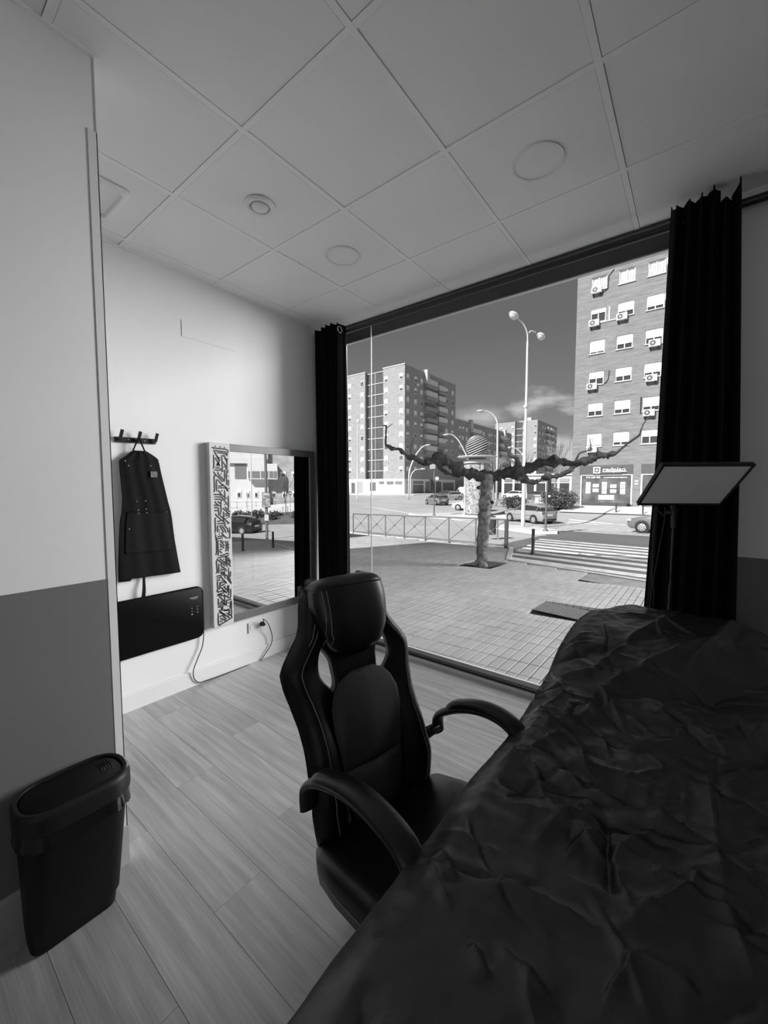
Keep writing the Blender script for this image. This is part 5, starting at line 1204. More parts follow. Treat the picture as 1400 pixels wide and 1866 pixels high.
# ---- right-hand brick block with the estate agent
BY = 42.0
rb = thing('apartment_block', 'brick apartment block with white roller shutters and an estate agent below', 'building', (-3.8, BY, -.5))
cols = [-8.40, -6.21, -4.03, -1.85]; tops = [20.50, 17.67, 14.83, 12.0, 9.13, 6.30]; WW, WH = 1.25, 1.20
holes = [(c, c + WW, t_ - WH, t_) for c in cols for t_ in tops] + [(-8.80, -4.56, -.42, 3.34), (-3.92, 1.0, -.42, 3.34)]
wb = MB(); wall_holes(wb, (0, BY, 0), (1, 0, 0), (0, 1, 0), -9.60, 4.0, -1.2, 22.6, holes, .16)
wb.add([(-9.6, BY, -1.2), (-9.6, BY + 14, -1.2), (-9.6, BY + 14, 22.6), (-9.6, BY, 22.6), (4, BY, -1.2), (4, BY + 14, -1.2), (4, BY + 14, 22.6), (4, BY, 22.6)], [(0, 1, 2, 3), (4, 5, 6, 7), (2, 3, 7, 6)])
wb.build('wall', brick2, rb)
MB().box(-9.75, 4.1, BY - .15, BY + 14, 22.6, 22.9).build('roof_edge', con, rb)
frac = {(0, 0): 0, (1, 0): 0, (2, 0): 0, (0, 1): .36, (1, 1): .66, (2, 1): .80, (0, 2): .90, (1, 2): .66, (2, 2): .62, (0, 3): .55, (1, 3): .66, (2, 3): .70, (0, 4): .66, (1, 4): .72, (2, 4): .72, (0, 5): .95, (1, 5): .80, (2, 5): .50}
wfr = MB(); a = .07
wfr.box(0, WW, 0, .06, 0, a).box(0, WW, 0, .06, WH - a, WH).box(0, a, 0, .06, a, WH - a).box(WW - a, WW, 0, .06, a, WH - a).box(WW / 2 - .035, WW / 2 + .035, 0, .06, a, WH - a)
wfm = wfr.mesh('window', wht); pam = MB().box(a, WW - a, .03, .05, a, WH - a).mesh('pane', pane_m); cum = MB().box(a, WW - a, .07, .08, a, WH - a).mesh('net_curtain', curt)
sil = MB().box(-.06, WW + .06, -.10, .10, -.06, 0).mesh('sill', mat('stone_sill', .6, .7))
for i, c in enumerate(cols):
    for j, t_ in enumerate(tops):
        w_ = inst('window', wfm, rb, Vector((c, BY + .08, t_ - WH)) - Vector((-3.8, BY, -.5)))
        f = frac.get((i, j), .6)
        inst('pane' if f else 'curtained_pane', pam if f else cum, w_)
        inst('sill', sil, w_, (0, -.08, 0))
        if f:
            hgt_ = (WH - a) * f
            key = 'shutter_%03d' % int(f * 100)
            me = bpy.data.meshes.get(key) or MB().box(a * .6, WW - a * .6, -.03, 0, WH - hgt_, WH).mesh(key, mat('roller_shutter', .78, .5, var=.06, vs=6, stretch=(.2, 1, 14)))
            inst('shutter', me, w_)
# conduits and cables on the facade
cab = mat('black_conduit', .03, .6)
for pts, m_, r_ in (([(-7.7, 16.35), (-6.95, 16.35), (-6.3, 16.35)], wht, .05), ([(-6.85, 16.35), (-6.85, 17.6)], wht, .06), ([(-7.7, 10.75), (-6.95, 10.85), (-6.75, 11.2), (-6.7, 11.9)], cab, .035), ([(-7.6, 18.9), (-7.05, 19.2), (-7.0, 20.3), (-6.6, 20.75)], cab, .035), ([(-4.15, 7.75), (-4.15, 9.2)], cab, .05), ([(-2.9, 13.5), (-2.2, 13.6)], wht, .05)):
    MB().tube([(p[0], BY - .04, p[1]) for p in pts], r_, 6).build('conduit', m_, rb)
# estate agent shop front
sg_m = mat('sign_grey', .085, .5)
MB().box(-8.90, -4.55, BY - .06, BY + .05, 2.50, 3.33).build('fascia', sg_m, rb)
sgb = MB().box(-7.76, -5.38, BY - .16, BY - .06, 2.54, 3.24).build('sign_board', mat('sign_board_grey', .075, .45), rb, bevel=.02)

LT, LB = (-7.714, 41.83, 3.19), (-7.127, 41.83, 2.596)
lx0, lx1, lz1, lz0 = LT[0], LB[0], LT[2], LB[2]; bw = (lx1 - lx0) * .17
MB().box(lx0, lx1, BY - .18, BY - .16, lz1 - bw, lz1).box(lx0, lx1, BY - .18, BY - .16, lz0, lz0 + bw).box(lx0, lx0 + bw, BY - .18, BY - .16, lz0 + bw, lz1 - bw).box(lx1 - bw, lx1, BY - .18, BY - .16, lz0 + bw, lz1 - bw).build('logo_frame', wht, sgb)
MB().lathe([(.105, 0), (.105, .02)], ((lx0 + lx1) / 2, BY - .16, (lz0 + lz1) / 2), 20, Matrix.Rotation(math.radians(90), 3, 'X')).build('logo_dot', wht, sgb)
TX, TZ = (-6.941, 41.83, 2.764)[0], (-6.942, 41.83, 2.774)[2]
text_obj('lettering', 'redpiso', wht, sgb, (TX, BY - .165, TZ), .50, (math.radians(90), 0, 0), .01, bold=.007, sx=1.22)
MB().box(TX, TX + 1.95, BY - .17, BY - .16, 2.70, 2.78).build('strapline', mat('strap_grey', .5, .5), sgb)
MB().box(-8.80, -4.56, BY - .01, BY + .06, 2.40, 2.50).box(-8.80, -8.70, BY - .01, BY + .06, -.42, 2.40).box(-4.66, -4.56, BY - .01, BY + .06, -.42, 2.40).build('shop_frame', wht, rb)
si = MB().box(-8.70, -4.66, BY + .10, BY + .12, -.35, 2.40).build('shop_interior', mat('shop_dim', .11, .3, var=.5, vs=1.2), rb)

ws = MB().box(-8.70, -4.66, BY + .085, BY + .10, 2.12, 2.40).build('window_strip', sg_m, rb)

text_obj('lettering', '910 228 403', wht, ws, (-8.35, BY + .08, 2.17), .24, (math.radians(90), 0, 0), .003, bold=.004)
text_obj('lettering', 'www.fuenlabrada.redpiso.es', wht, ws, (-6.85, BY + .08, 2.17), .165, (math.radians(90), 0, 0), .003, bold=.003)
card = MB().box(0, .40, 0, .01, 0, .24).mesh('property_card', wht); card2 = MB().box(0, .5, 0, .01, 0, .32).mesh('property_card_large', wht)
for cx, zz_, me in [(-8.35, z, card) for z in (1.55, 1.28, 1.0, .72)] + [(-7.75, z, card2) for z in (1.30, .86)] + [(-6.98, z, card) for z in (1.55, 1.27, 1.0, .72)] + [(-6.30, z, card2) for z in (1.25, .80)] + [(-5.50, z, card) for z in (1.55, 1.27, .98, .70)]:
    c_ = inst('property_card', me, si, Vector((cx, BY + .07, zz_)) - ORIG[rb.name])
    wdt = .40 if me is card else .5; MB().box(cx + wdt * .3, cx + wdt * .6, BY + .066, BY + .07, zz_ + .09, zz_ + .14).build('card_picture', mat('card_dark', .10, .6), si)
MB().box(-7.25, -5.95, BY + .05, BY + .07, .15, .60).build('notice', mat('pale_notice', .5, .6), si)
MB().box(-8.70, -4.66, BY + .03, BY + .10, -.36, -.12).build('window_base', mat('base_dark', .06, .6), rb)
MB().box(-3.92, 1.0, BY - .04, BY + .05, 2.50, 3.33).build('fascia', sg_m, rb)
MB().box(-3.92, 1.0, BY - .01, BY + .06, 2.40, 2.50).box(-3.92, -3.80, BY - .01, BY + .06, -.42, 2.40).build('shop_frame', wht, rb)
MB().box(-3.80, 1.0, BY + .10, BY + .12, -.42, 2.40).build('shop_interior', mat('shop_dim', .11, .3, var=.5, vs=1.2), rb)
for zz_ in (1.55, 1.80): MB().box(-4.38, -4.12, BY - .03, BY, zz_, zz_ + .12).build('wall_plate', wht, rb)
# ---- air conditioners (each hangs on the facade)
def air_con(x, ztop, label):
    t = thing('air_conditioner', label, 'air conditioner', (x + .42, BY - .05, ztop - .66), group='air conditioners on the right-hand block')
    y1, y0 = BY - .06, BY - .38
    MB().box(x, x + .84, y0, y1, ztop - .56, ztop).build('casing', wht, t, bevel=.03)
    MB().lathe([(.225, 0), (.225, .012), (.20, .014), (.19, .004), (.001, .004)], (x + .30, y0, ztop - .28), 20, Matrix.Rotation(math.radians(90), 3, 'X')).build('fan_grille', mat('fan_dark', .09, .6), t, smooth=True)
    MB().lathe([(.075, .0), (.07, .02)], (x + .30, y0 - .005, ztop - .28), 12, Matrix.Rotation(math.radians(90), 3, 'X')).build('fan_hub', wht, t)
    for dx in (.14, .70): MB().box(x + dx - .02, x + dx + .02, y0 + .02, BY, ztop - .61, ztop - .56).box(x + dx - .02, x + dx + .02, BY - .05, BY, ztop - .85, ztop - .56).build('bracket', cab, t)
for (x, zt, lbl) in ((-8.34, 19.55, 'air conditioner under the leftmost window of the top row'), (-8.46, 16.63, 'air conditioner under the leftmost window of the second row'), (-6.25, 16.66, 'air conditioner under the middle window of the second row'),
                     (-3.74, 13.85, 'air conditioner under the third-row window nearest the curtain'), (-8.48, 10.92, 'air conditioner under the leftmost window of the fourth row'), (-3.86, 10.95, 'air conditioner under the fourth-row window nearest the curtain'),
                     (-3.94, 8.02, 'air conditioner under the fifth-row window nearest the curtain'), (-8.30, 5.12, 'air conditioner under the lowest left window behind the branch tip'), (-2.69, 20.28, 'air conditioner cut off by the curtain in the top row'), (-2.70, 17.48, 'air conditioner cut off by the curtain in the second row')):
    air_con(x, zt, lbl)

# ---- big brick tower
tw = thing('brick_tower', 'tall brick apartment tower with a glazed stair strip on its sunny side', 'building', (-66, 90, -.7))
CX, CY, ZT_ = -58.0, 82.95, 31.4
tb = MB().box(-92, -70.9, CY, 112, -1, ZT_).box(-64.8, CX, CY, 109.4, -1, ZT_).box(-70.9, -64.8, CY + 5, 109, -1, ZT_ + .3)
tb.build('wall', brick1, tw)
MB().box(-92.1, -70.8, CY - .12, CY + .3, ZT_, ZT_ + .25).box(-64.9, CX + .12, CY - .12, CY + .3, ZT_, ZT_ + .25).box(CX - .3, CX + .12, CY, 109.4, ZT_, ZT_ + .25).build('roof_edge', con, tw)
stg = MB().box(-70.9, -64.8, CY + 1.0, CY + 1.05, 2.6, ZT_ - .3).build('stair_glazing', mat('stair_glass', .09, .25, var=.4, vs=.5, stretch=(6, 1, .4)), tw)

for k in range(10): MB().box(-70.9, -64.8, CY + .85, CY + 1.02, 5.4 + 2.86 * k - .09, 5.4 + 2.86 * k + .09).build('floor_band', con, stg)
for xx in (-68.2,): MB().box(xx - .06, xx + .06, CY + .92, CY + 1.02, 2.6, ZT_ - .3).build('mullion', con, stg)
win_a = MB(); win_a.cur = 0; win_a.box(-.55, .55, -.05, .05, -.68, .68); win_a.cur = 1; win_a.box(-.44, -.03, -.07, .03, -.60, -.05).box(.03, .44, -.07, .03, -.60, -.05); wam = win_a.mesh('window', [wht, pane_m])
win_b = MB(); win_b.cur = 0; win_b.box(-.55, .55, -.05, .05, -.68, .68); win_b.cur = 1; win_b.box(-.40, .40, -.07, .03, -.60, -.42); wbm = win_b.mesh('window_shut', [wht, pane_m])
win_c = MB(); win_c.cur = 0; win_c.box(-.55, .55, -.05, .05, -.68, .68); win_c.cur = 1; win_c.box(-.46, -.04, -.07, .03, -.58, .55).box(.04, .46, -.07, .03, -.58, .55); wcm = win_c.mesh('window_open', [wht, pane_m])
rw = random.Random(5); two = ORIG[tw.name]
def wpick(): return rw.choice((wam, wbm, wbm, wam, wcm))
for k in range(9):
    zc = 28.65 - 2.88 * k
    for xx in (-88, -83.5, -76.5, -71.95, -63.8, -59.05): inst('window', wpick(), tw, Vector((xx, CY - .03, zc)) - two)
    for yy in (84.2, 87.7, 90.6, 104.0, 107.5): inst('window', wpick(), tw, Vector((CX + .03, yy, zc)) - two, (0, 0, math.radians(90)))
    if k < 8:
        for (ya, yb, dz) in ((91.9, 97.5, 0), (98.2, 102.2, -.35)):
            if (k == 0 and ya < 92): dz = .2
            b_ = MB().box(CX, CX + 1.0, ya, yb, zc - 1.5 + dz, zc - .45 + dz).build('balcony', brick1, tw)
            if rw.random() < .75: MB().box(CX + .02, CX + .95, ya + .1, yb - .1, zc - .45 + dz, zc + .85 + dz).build('glazing', mat('balcony_white', .62, .4, var=.25, vs=2, stretch=(1, 3, .2)), b_)
            else: MB().box(CX + .01, CX + .05, ya + .3, yb - .3, zc - 1.2 + dz, zc + .8 + dz).build('balcony_door', pane_m, b_)
    if k < 8 and rw.random() < .8:
        yy = rw.choice((84.9, 88.5, 91.2, 104.8)); MB().box(CX, CX + .35, yy - .4, yy + .4, zc - 1.5, zc - .95).build('air_conditioner_unit', wht, tw)
MB().box(CX - .02, CX + 1.1, 91.7, 93.0, ZT_ - 2.4, ZT_ + .5).build('stair_head', con, tw)
# white shop floor
shp = MB().box(-92, CX + .1, CY - .15, CY, -1, 3.25).box(CX, CX + .15, CY - .15, 109.4, -1, 3.25).build('shop_floor', mat('white_render', .70, .7, var=.08, vs=.6), tw)

for (x0, x1, z0, z1, v) in ((-75.9, -74.6, -.6, 2.3, .1), (-73.6, -71.8, -.6, 2.6, .35), (-69.2, -67.2, .1, 2.4, .12), (-66.0, -64.4, 1.9, 2.6, .15), (-63.5, -61.3, 1.8, 2.6, .16), (-60.8, -58.6, 1.8, 2.6, .18), (-79, -77.2, -.5, 2.4, .15), (-63.3, -61.5, -.5, 1.7, .85), (-60.6, -58.8, -.5, 1.7, .85)):
    MB().box(x0, x1, CY - .22, CY - .14, z0, z1).build('shop_opening', mat('opening_%d' % int(v * 100), v, .5), shp)
for (y0, y1, z0, z1, v) in ((83.8, 85.2, -.6, 1.7, .3), (83.8, 85.6, 1.9, 2.6, .15), (86.6, 91.5, -.6, 1.7, .13), (86.6, 91.5, 1.9, 2.7, .2), (92.6, 96.8, -.6, 2.6, .18), (98.2, 101, -.6, 2.6, .08), (102, 108.5, -.6, 2.4, .10)):
    MB().box(CX + .13, CX + .22, y0, y1, z0, z1).build('shop_opening', mat('opening_%d' % int(v * 100), v, .5), shp)
# ---- long lower block that carries on from the tower
lbk = thing('long_block', 'long lower brick block running on behind the big tower', 'building', (-64, 132, -.7))
MB().box(-70, CX, 109.4, 156, -1, 21.5).build('wall', brick1, lbk)
MB().box(CX - .3, CX + .12, 109.4, 156, 21.5, 21.7).build('roof_edge', con, lbk)
for yb in (118.4, 147): MB().box(CX - .02, CX + .9, yb, yb + 1.6, 19.6, 22.3).build('stair_head', con, lbk)
lo_ = ORIG[lbk.name]
for k in range(6):
    zc = 19.0 - 2.85 * k
    for yy in (112.4, 114.4, 117.0, 128.0, 129.8, 134.5, 136.5, 139.5, 142.0, 150.5, 152.8): inst('window', wpick(), lbk, Vector((CX + .03, yy, zc)) - lo_, (0, 0, math.radians(90)))
    for ya, yb in ((119.8, 126.8), (143.5, 149.5)):
        b_ = MB().box(CX, CX + .9, ya, yb, zc - 1.5, zc - .45).build('balcony', brick1, lbk); MB().box(CX + .02, CX + .85, ya + .1, yb - .1, zc - .45, zc + .85).build('glazing', mat('balcony_white', .62, .4, var=.25, vs=2, stretch=(1, 3, .2)), b_)
MB().box(CX, CX + .12, 109.4, 156, -1, 3.0).build('shop_floor', mat('shop_dark', .12, .5, var=.5, vs=.5), lbk)
# ---- farther tower
ft = thing('far_tower', 'farther brick tower standing behind the tall double lamp', 'building', (-62, 195, -.7))
FX, FY, FZ = -56.5, 183.0, 30.6
MB().box(-63, FX, FY, 214, -1, FZ).box(-66.5, -63, FY + 5, 213, -1, FZ + 1).box(-76, -66.5, FY, 213, -1, FZ).build('wall', brick1, ft)
MB().box(-66.5, -63, FY + 1, FY + 1.1, 2, FZ - .4).build('stair_glazing', mat('stair_glass', .09, .25, var=.4, vs=.5, stretch=(6, 1, .4)), ft)
for k in range(9): MB().box(-66.5, -63, FY + .8, FY + 1.02, 4 + 2.9 * k, 4.25 + 2.9 * k).build('floor_band', con, ft)
MB().box(-62.5, -60, FY + 2, FY + 6, FZ, FZ + 1.6).build('stair_head', con, ft)
fo_ = ORIG[ft.name]
for k in range(8):
    zc = 27.9 - 2.95 * k
    for xx in (-62.2, -57.4, -67.6, -73): inst('window', wpick(), ft, Vector((xx, FY - .04, zc)) - fo_)
    for yy in (186, 190.5, 194, 209, 212): inst('window', wpick(), ft, Vector((FX + .04, yy, zc)) - fo_, (0, 0, math.radians(90)))
    for ya, yb in ((195.8, 200.5), (201.5, 207)):
        b_ = MB().box(FX, FX + 1.0, ya, yb, zc - 1.5, zc - .45).build('balcony', brick1, ft); MB().box(FX + .02, FX + .95, ya + .1, yb - .1, zc - .45, zc + .9).build('glazing', mat('balcony_white', .62, .4, var=.25, vs=2, stretch=(1, 3, .2)), b_)
# ---- low shop row and pale kiosks far behind the crossing
sr_ = thing('low_shop_row', 'low row of shops far off between the double lamp and the brick block', 'building', (-26, 86, -.7))
MB().box(-34, -15, 86, 96, -1, 3.6).build('wall', mat('white_render', .70, .7, var=.08, vs=.6), sr_)
for k in range(8):
    x0 = -33.4 + k * 2.3; MB().box(x0, x0 + 1.8, 85.9, 86.05, -.6, 2.0).build('shop_window', pane_m, sr_); MB().box(x0, x0 + 1.8, 85.85, 86.05, 2.3, 3.0).build('shop_sign', mat('opening_%d' % (15 + 7 * (k % 3)), .15 + .07 * (k % 3), .5), sr_)
MB().box(-34.2, -14.8, 85.6, 96.2, 3.6, 3.9).build('roof_edge', con, sr_)
uc = thing('utility_cabinet', 'pale lidded utility cabinet behind the silver-grey hatchback', 'cabinet', (-13.9, 47.6, gz(-13.9, 47.6)))
zc_ = gz(-13.9, 47.6)
MB().box(-14.7, -13.1, 47.3, 47.9, zc_, zc_ + .95).build('box', mat('cabinet_grey', .55, .6), uc, bevel=.02); MB().box(-14.8, -13.0, 47.2, 48.0, zc_ + .95, zc_ + 1.05).build('lid', con, uc)
for k in range(4): MB().box(-14.65 + .4 * k, -14.3 + .4 * k, 47.27, 47.31, zc_ + .1, zc_ + .85).build('door', con, uc)

# ================================================================== GREENERY
leaf_m = mat('bush_leaf', .12, .7, rand=.2); leaf_d = mat('dark_leaf', .05, .7)
def leaves(c, R_, n, size, seed, fill=.5):
    r = random.Random(seed); mb = MB(); c = Vector(c)
    for _ in range(n):
        d = Vector((r.gauss(0, 1), r.gauss(0, 1), r.gauss(0, 1))).normalized(); k = r.uniform(fill, 1) * (1 + .18 * noise.noise(d * 2.3 + Vector((seed, 0, 0))))
        p = c + Vector((d.x * R_[0], d.y * R_[1], d.z * R_[2])) * k
        q = Matrix.Rotation(r.uniform(0, 6.28), 3, Vector((r.gauss(0, 1), r.gauss(0, 1), r.gauss(0, 1))).normalized()); s_ = size * r.uniform(.6, 1.3)
        mb.add([p + q @ Vector((-s_, 0, 0)), p + q @ Vector((0, -s_ * .45, 0)), p + q @ Vector((s_, 0, s_ * .2)), p + q @ Vector((0, s_ * .45, 0))], [(0, 1, 2, 3)])
    return mb
def bush(name, label, x, y, R_, n, size, m, seed, zb=None, group=None, cat='bush'):
    z = gz(x, y) if zb is None else zb
    t = thing(name, label, cat, (x, y, z), group=group)
    f = leaves((x, y, z + R_[2] * .95), R_, n, size, seed).build('foliage', m, t); f['kind'] = 'stuff'
    rr_ = random.Random(seed + 1)
    for k in range(5):
        a = rr_.uniform(0, 6.28); MB().tube([(x, y, z - .1), (x + R_[0] * .4 * math.cos(a), y + R_[1] * .4 * math.sin(a), z + R_[2])], [.04, .015], 5).build('stem', bark, t)
    return t
bush('round_bush', 'rounded leafy bush at the left foot of the estate agent block', -9.9, 38.6, (1.65, 1.3, 1.0), 2600, .12, leaf_m, 4)
bush('round_bush', 'small clipped bush just behind the roof of the silver-grey hatchback', -15.9, 44.0, (1.5, 1.0, .75), 1300, .12, leaf_d, 9)
st_ = bush('small_tree', 'dark leafy tree by the left curtain before the brick tower', -74.4, 74, (1.9, 1.9, 2.6), 1800, .3, leaf_d, 14, zb=.9, cat='tree')
MB().tube([(-74.4, 74, gz(-74.4, 74) - .15), (-74.4, 74, 2.2)], [.22, .14], 8).build('trunk', bark, st_, smooth=True)
bush('round_bush', 'pale low shrub at the left curtain edge before the brick tower', -71.6, 70.5, (2.2, 1.2, .8), 1000, .22, leaf_m, 15)
def bare_tree(name, label, x, y, h, seed, m, spread=.55, zb=None, n_lv=5, r0=.19):
    z = gz(x, y) if zb is None else zb; t = thing(name, label, 'tree', (x, y, z), group='leafless street trees'); r = random.Random(seed)
    trunk = MB().tube([(x, y, z - .1), (x + r.uniform(-.1, .1), y, z + h * .35)], [r0, r0 * .75], 7).build('trunk', m, t); br_ = MB()
    def grow(p, d, ln, rad, lv):
        q = p + d * ln; br_.tube([p, (p + q) / 2 + Vector((r.uniform(-1, 1), r.uniform(-1, 1), 0)) * ln * .08, q], [rad, rad * .8, rad * .55], 4, cap=False)
        if lv == 0: return
        for _ in range(3 if lv > 1 else 4):
            nd = (d + Vector((r.uniform(-1, 1), r.uniform(-1, 1), r.uniform(-.2, .7))) * spread).normalized(); grow(p.lerp(q, r.uniform(.55, 1)), nd, ln * r.uniform(.6, .85), rad * .58, lv - 1)
    for k in range(3): grow(Vector((x, y, z + h * .33)), Vector((r.uniform(-.5, .5), r.uniform(-.5, .5), 1)).normalized(), h * .24, r0 * .6, n_lv - 1)
    o = br_.build('branches', m, t); o['kind'] = 'stuff'; return t
twig = mat('pale_twigs', .26, .9)
bare_tree('bare_tree', 'leafless pale tree left of the brick block, nearest to it', -18.5, 70, 10.0, 3, twig)
bare_tree('bare_tree', 'leafless pale tree right beside the tall double lamp', -24.5, 72, 9.0, 8, twig)
bare_tree('bare_tree', 'leafless tree just right of the ringed globe', -33.2, 79, 9.5, 12, twig)
bare_tree('bare_tree', 'leafless tree between the single-armed lamp and the double lamp', -30.0, 72, 9.0, 21, twig)

# ---- pedestrian far off
def person(name, label, x, y, yaw):
    z = gz(x, y)
    t = thing(name, label, 'person', (x, y, z), yaw, local=True)
    P = [((0, 0, .95), .16), ((0, 0, 1.15), .15), ((0, 0, 1.38), .17), ((0, 0, 1.52), .07), ((.02, 0, 1.66), .11), ((.01, 0, 1.76), .09), ((0, .19, 1.42), .075), ((.03, .24, 1.15), .06), ((.12, .22, .92), .05), ((0, -.19, 1.42), .075), ((-.05, -.24, 1.15), .06), ((.02, -.23, .90), .05),
         ((.02, .09, .88), .105), ((.12, .09, .50), .075), ((.10, .09, .08), .055), ((.22, .09, .05), .045), ((-.02, -.09, .88), .105), ((-.06, -.09, .50), .075), ((-.20, -.09, .10), .055), ((-.10, -.09, .05), .045)]
    E_ = [(0, 1), (1, 2), (2, 3), (3, 4), (4, 5), (2, 6), (6, 7), (7, 8), (2, 9), (9, 10), (10, 11), (0, 12), (12, 13), (13, 14), (14, 15), (0, 16), (16, 17), (17, 18), (18, 19)]
    me = bpy.data.meshes.new('body'); me.from_pydata([p for p, _ in P], E_, []); o = bpy.data.objects.new('body', me); COL.objects.link(o); o.parent = t
    sk_ = o.modifiers.new('skin', 'SKIN'); sk_.use_smooth_shade = True
    for v, (_, r_) in zip(me.skin_vertices[0].data, P): v.radius = (r_, r_)
    me.skin_vertices[0].data[0].use_root = True
    o.modifiers.new('sub', 'SUBSURF').levels = 1; me.materials.append(mat('dark_clothes', .04, .8))
    MB().sphere((0.0, 0, 1.72), .125, 12, 8, (1, 1, .9)).build('hair', mat('hair_dark', .03, .6), t, smooth='all')
    MB().lathe([(.12, .86), (.20, .92), (.215, 1.1), (.23, 1.40), (.12, 1.50)], (0, 0, 0), 14).build('jacket', mat('jacket_dark', .05, .8), t, smooth='all')
person('person', 'person in dark jacket walking far off behind the plane tree', -25.4, 62.5, 2.6)

# ================================================================== THE STREET CORNER SEEN IN THE MIRROR
azm = math.radians(54.3); MC = Vector((-5.55, 0, 0)); fwd = Vector((math.sin(azm), math.cos(azm), 0)); tan_ = Vector((-math.cos(azm), math.sin(azm), 0))
def mp_(u, d, z): p = MC + fwd * d + tan_ * u; return Vector((p.x, p.y, z))
ry = math.atan2(tan_.y, tan_.x)
DB = 58.0
mbd = thing('pale_building', 'pale two-storey building across the street, seen in the mirror', 'building', mp_(0, DB, 0), ry, local=True)   # local x along the facade, y towards the street
pale = mat('pale_stucco', .52, .8, var=.05, vs=.8); pale2 = mat('grey_stucco', .30, .85, var=.22, vs=1.4); bayg = mat('bay_glass', .16, .3)
def bxl(name, a, b, y0, y1, m, par=mbd, **k):
    return MB().box(min(a[0], b[0]), max(a[0], b[0]), -y1, -y0, min(a[1], b[1]), max(a[1], b[1])).build(name, m, par, **k)
bxl('wall', (-14, -3), (0.3963, 15.28), .2, 9, pale); bxl('side_wing', (0.3963, 15.28), (9, -3), 1.0, 9, pale2); bxl('white_corner', (4.596, 11.05), (4.881, -1.65), .6, 1.0, pale)
bxl('cornice', (-5.84, 5.27), (0.1977, 4.488), -.25, .2, pale)
b_ = bxl('bay', (-2.244, 4.45), (1.626, 2.343), -.9, 1.0, pale)
for k, (pa, pb) in enumerate((((-2.159, 3.409), (-1.786, 2.515)), ((-1.696, 3.414), (-0.7086, 2.521)), ((-0.5468, 3.425), (0.3804, 2.527)), ((0.5429, 3.436), (1.04, 2.53)), ((1.129, 3.442), (1.518, 2.533)))): bxl('window', pa, pb, -.96, -.88, bayg, b_)
bxl('window', (-3.932, 4.351), (-2.499, 2.437), .1, .22, bayg)
for pa, pb, yy in (((-3.733, 0.8261), (-3.191, -0.1396), .12), ((-2.604, 0.8224), (-2.091, -0.1487), .12), ((-1.462, 0.8186), (-0.9774, -0.1579), .12), ((0.8606, 0.7042), (1.435, -0.2162), .92), ((2.312, 0.6986), (2.814, -0.228), .92), ((3.694, 0.6932), (4.288, -0.2405), .92), ((2.089, 3.451), (2.821, 2.617), .92), ((3.659, 3.467), (4.252, 2.625), .92)):
    w_ = bxl('window', pa, pb, yy - .02, yy + .1, wht); zh = pa[1] - (pa[1] - pb[1]) * .35
    bxl('pane', (pa[0] + .08, zh), (pb[0] - .08, pb[1] + .06), yy - .05, yy, pane_m if yy < .5 or pa[1] < 1.4 else bayg, w_)
for k in range(12):
    x0 = -6 + k * 1.2; MB().tube([Vector((x0, 2.2, -2.6)), Vector((x0, 2.2, -.6))], .03, 5).build('fence_post', steel, mbd)
for zz in (-2.2, -1.5, -.7): MB().tube([(-6, 2.2, zz), (7.4, 2.2, zz)], .018, 5).build('fence_rail', steel, mbd)
# verge with shrubs, sapling, poles and a round sign
flat_area('verge', [(p.x, p.y) for p in (mp_(-9, 43.0, 0), mp_(9, 42.0, 0), mp_(10, 50, 0), mp_(-10, 50, 0))], .10, mat('verge_soil', .10, .95, var=.4, vs=2))
flat_area('corner_pavement', [(p.x, p.y) for p in (mp_(-14, 50, 0), mp_(11, 50, 0), mp_(11, 58, 0), mp_(-14, 58, 0))], .14, far_pave)
SH = [((-2.95, 48.5), .80, 'hindmost shrub at the left edge'), ((-1.75, 48.0), .75, 'round shrub just left of the thin tall pole'), ((-.75, 46.2), .95, 'shrub right behind the black hatchback'), ((.55, 44.2), .75, 'shrub just right of the poster pole'), ((1.15, 46.4), .80, 'larger shrub left of the staked sapling'), ((3.55, 44.6), .95, 'shrub by the curtain edge')]
for k, ((u, d), r_, lbl) in enumerate(SH):
    p = mp_(u, d, 0); bush('verge_shrub', lbl + ' on the verge in the mirror', p.x, p.y, (r_, r_, r_ * .75), 520, .13, leaf_d, 40 + k, group='shrubs in the mirror')
p = mp_(2.15, 46.6, 0)
bare_tree('sapling', 'thin staked sapling on the verge in the mirror', p.x, p.y, 6.0, 31, mat('dark_twigs', .07, .9), .30, None, 3, .06)
sap = bpy.data.objects['sapling']
for du in (-.28, .26): q = mp_(2.15 + du, 46.6, 0); MB().tube([(q.x, q.y, gz(q.x, q.y)), (q.x, q.y, gz(q.x, q.y) + 1.6)], .035, 6).build('stake', bark, sap)
p = mp_(2.75, 47.5, 0); zg = gz(p.x, p.y); zs_ = (2.448, 0.599)[1]
t = thing('road_sign', 'round road sign on a thin post in the mirror', 'sign', (p.x, p.y, zg))
MB().tube([(p.x, p.y, zg), (p.x, p.y, zs_ + .1)], .03, 8).build('post', steel, t)
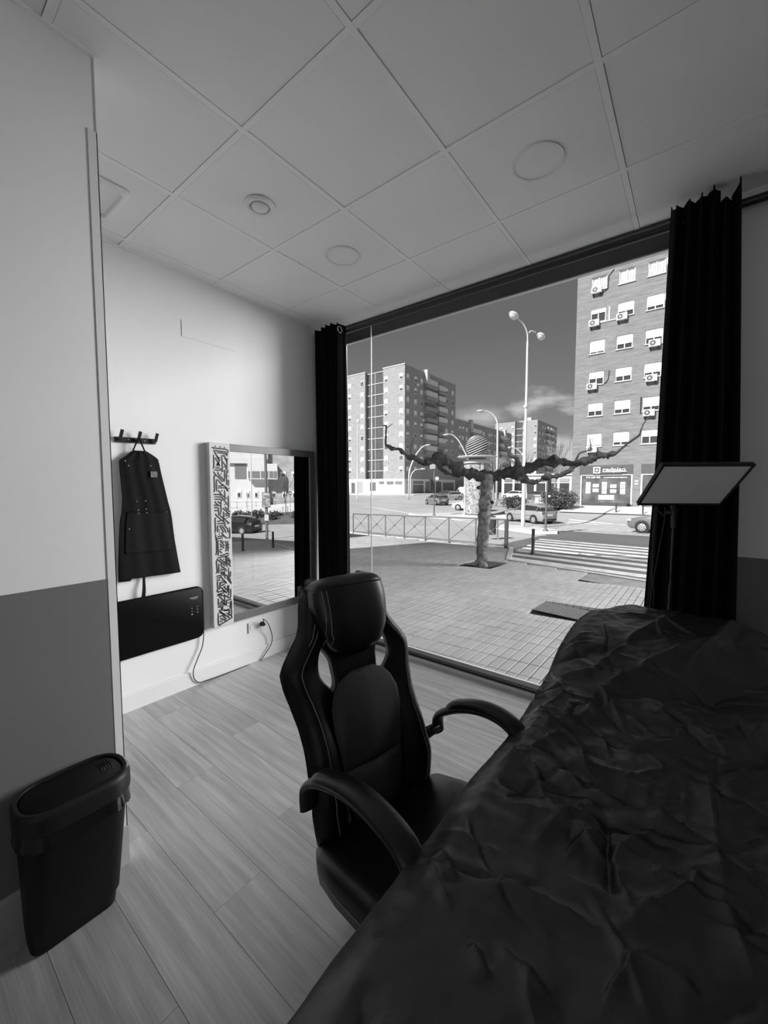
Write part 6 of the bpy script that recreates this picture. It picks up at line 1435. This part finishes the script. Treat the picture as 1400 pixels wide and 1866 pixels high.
MB().lathe([(.22, 0), (.22, .03)], (p.x, p.y, zs_), 20, (-fwd).to_track_quat('Z', 'Y').to_matrix()).build('disc', mat('sign_red_grey', .08, .5), t)
Mq = Matrix((fwd, tan_, Vector((0, 0, 1)))).transposed()
MB().obox(Vector((p.x, p.y, zs_)) - fwd * .04, (.02, .30, .08), Mq).build('bar', wht, t)
# pole with a poster, at the pavement edge
pp_ = mp_(.06, 27.0, 0); pp_.z = gz(pp_.x, pp_.y)
t = thing('poster_pole', 'thick grey pole carrying a framed poster, in the middle of the mirror', 'pole', pp_)
MB().tube([pp_ - Vector((0, 0, .1)), pp_ + Vector((0, 0, 9))], [.088, .080], 12).build('pole', mat('grey_pole', .12, .6), t, smooth=True)
pc_ = pp_ - fwd * .13; pc_.z = (-0.1713, 0.5401)[1]
pf_ = MB().obox(pc_, (.04, .52, .98), Mq).build('poster_frame', mat('frame_dark', .07, .5), t, bevel=.01)
MB().obox(pc_ - fwd * .024, (.006, .46, .92), Mq).build('poster', print_mat('pole_poster', 7, 2.2), pf_)
MB().obox(pc_ + Vector((0, 0, .36)) - fwd * .03, (.006, .34, .09), Mq).build('poster_heading', mat('pale_notice', .5, .6), pf_)
MB().obox(pc_ + Vector((0, 0, -1.15)) + fwd * .02, (.05, .26, .40), Mq).build('torn_notice', mat('pale_notice', .5, .6), t)
for (u, d, h, r_, lbl) in ((-1.52, 47.5, 11, .07, 'thin tall pole left of the poster pole in the mirror'), (-2.05, 49.5, 2.9, .045, 'thin bent lamp post at the far left of the mirror')):
    p = mp_(u, d, 0); zg = gz(p.x, p.y); t = thing('street_pole', lbl, 'pole', (p.x, p.y, zg))
    MB().tube([(p.x, p.y, zg), (p.x, p.y, zg + h)], r_, 8).build('shaft', pole_m, t, smooth=True)
    if h < 5:
        q = mp_(u + .42, d, 0); MB().tube([(p.x, p.y, zg + h), (q.x, q.y, zg + h + .55)], r_, 8).build('arm', pole_m, t)
    MB().lathe([(r_ * 2.2, 0), (r_ * 2, .12), (r_, .2)], (p.x, p.y, zg), 10).build('foot', pole_m, t)
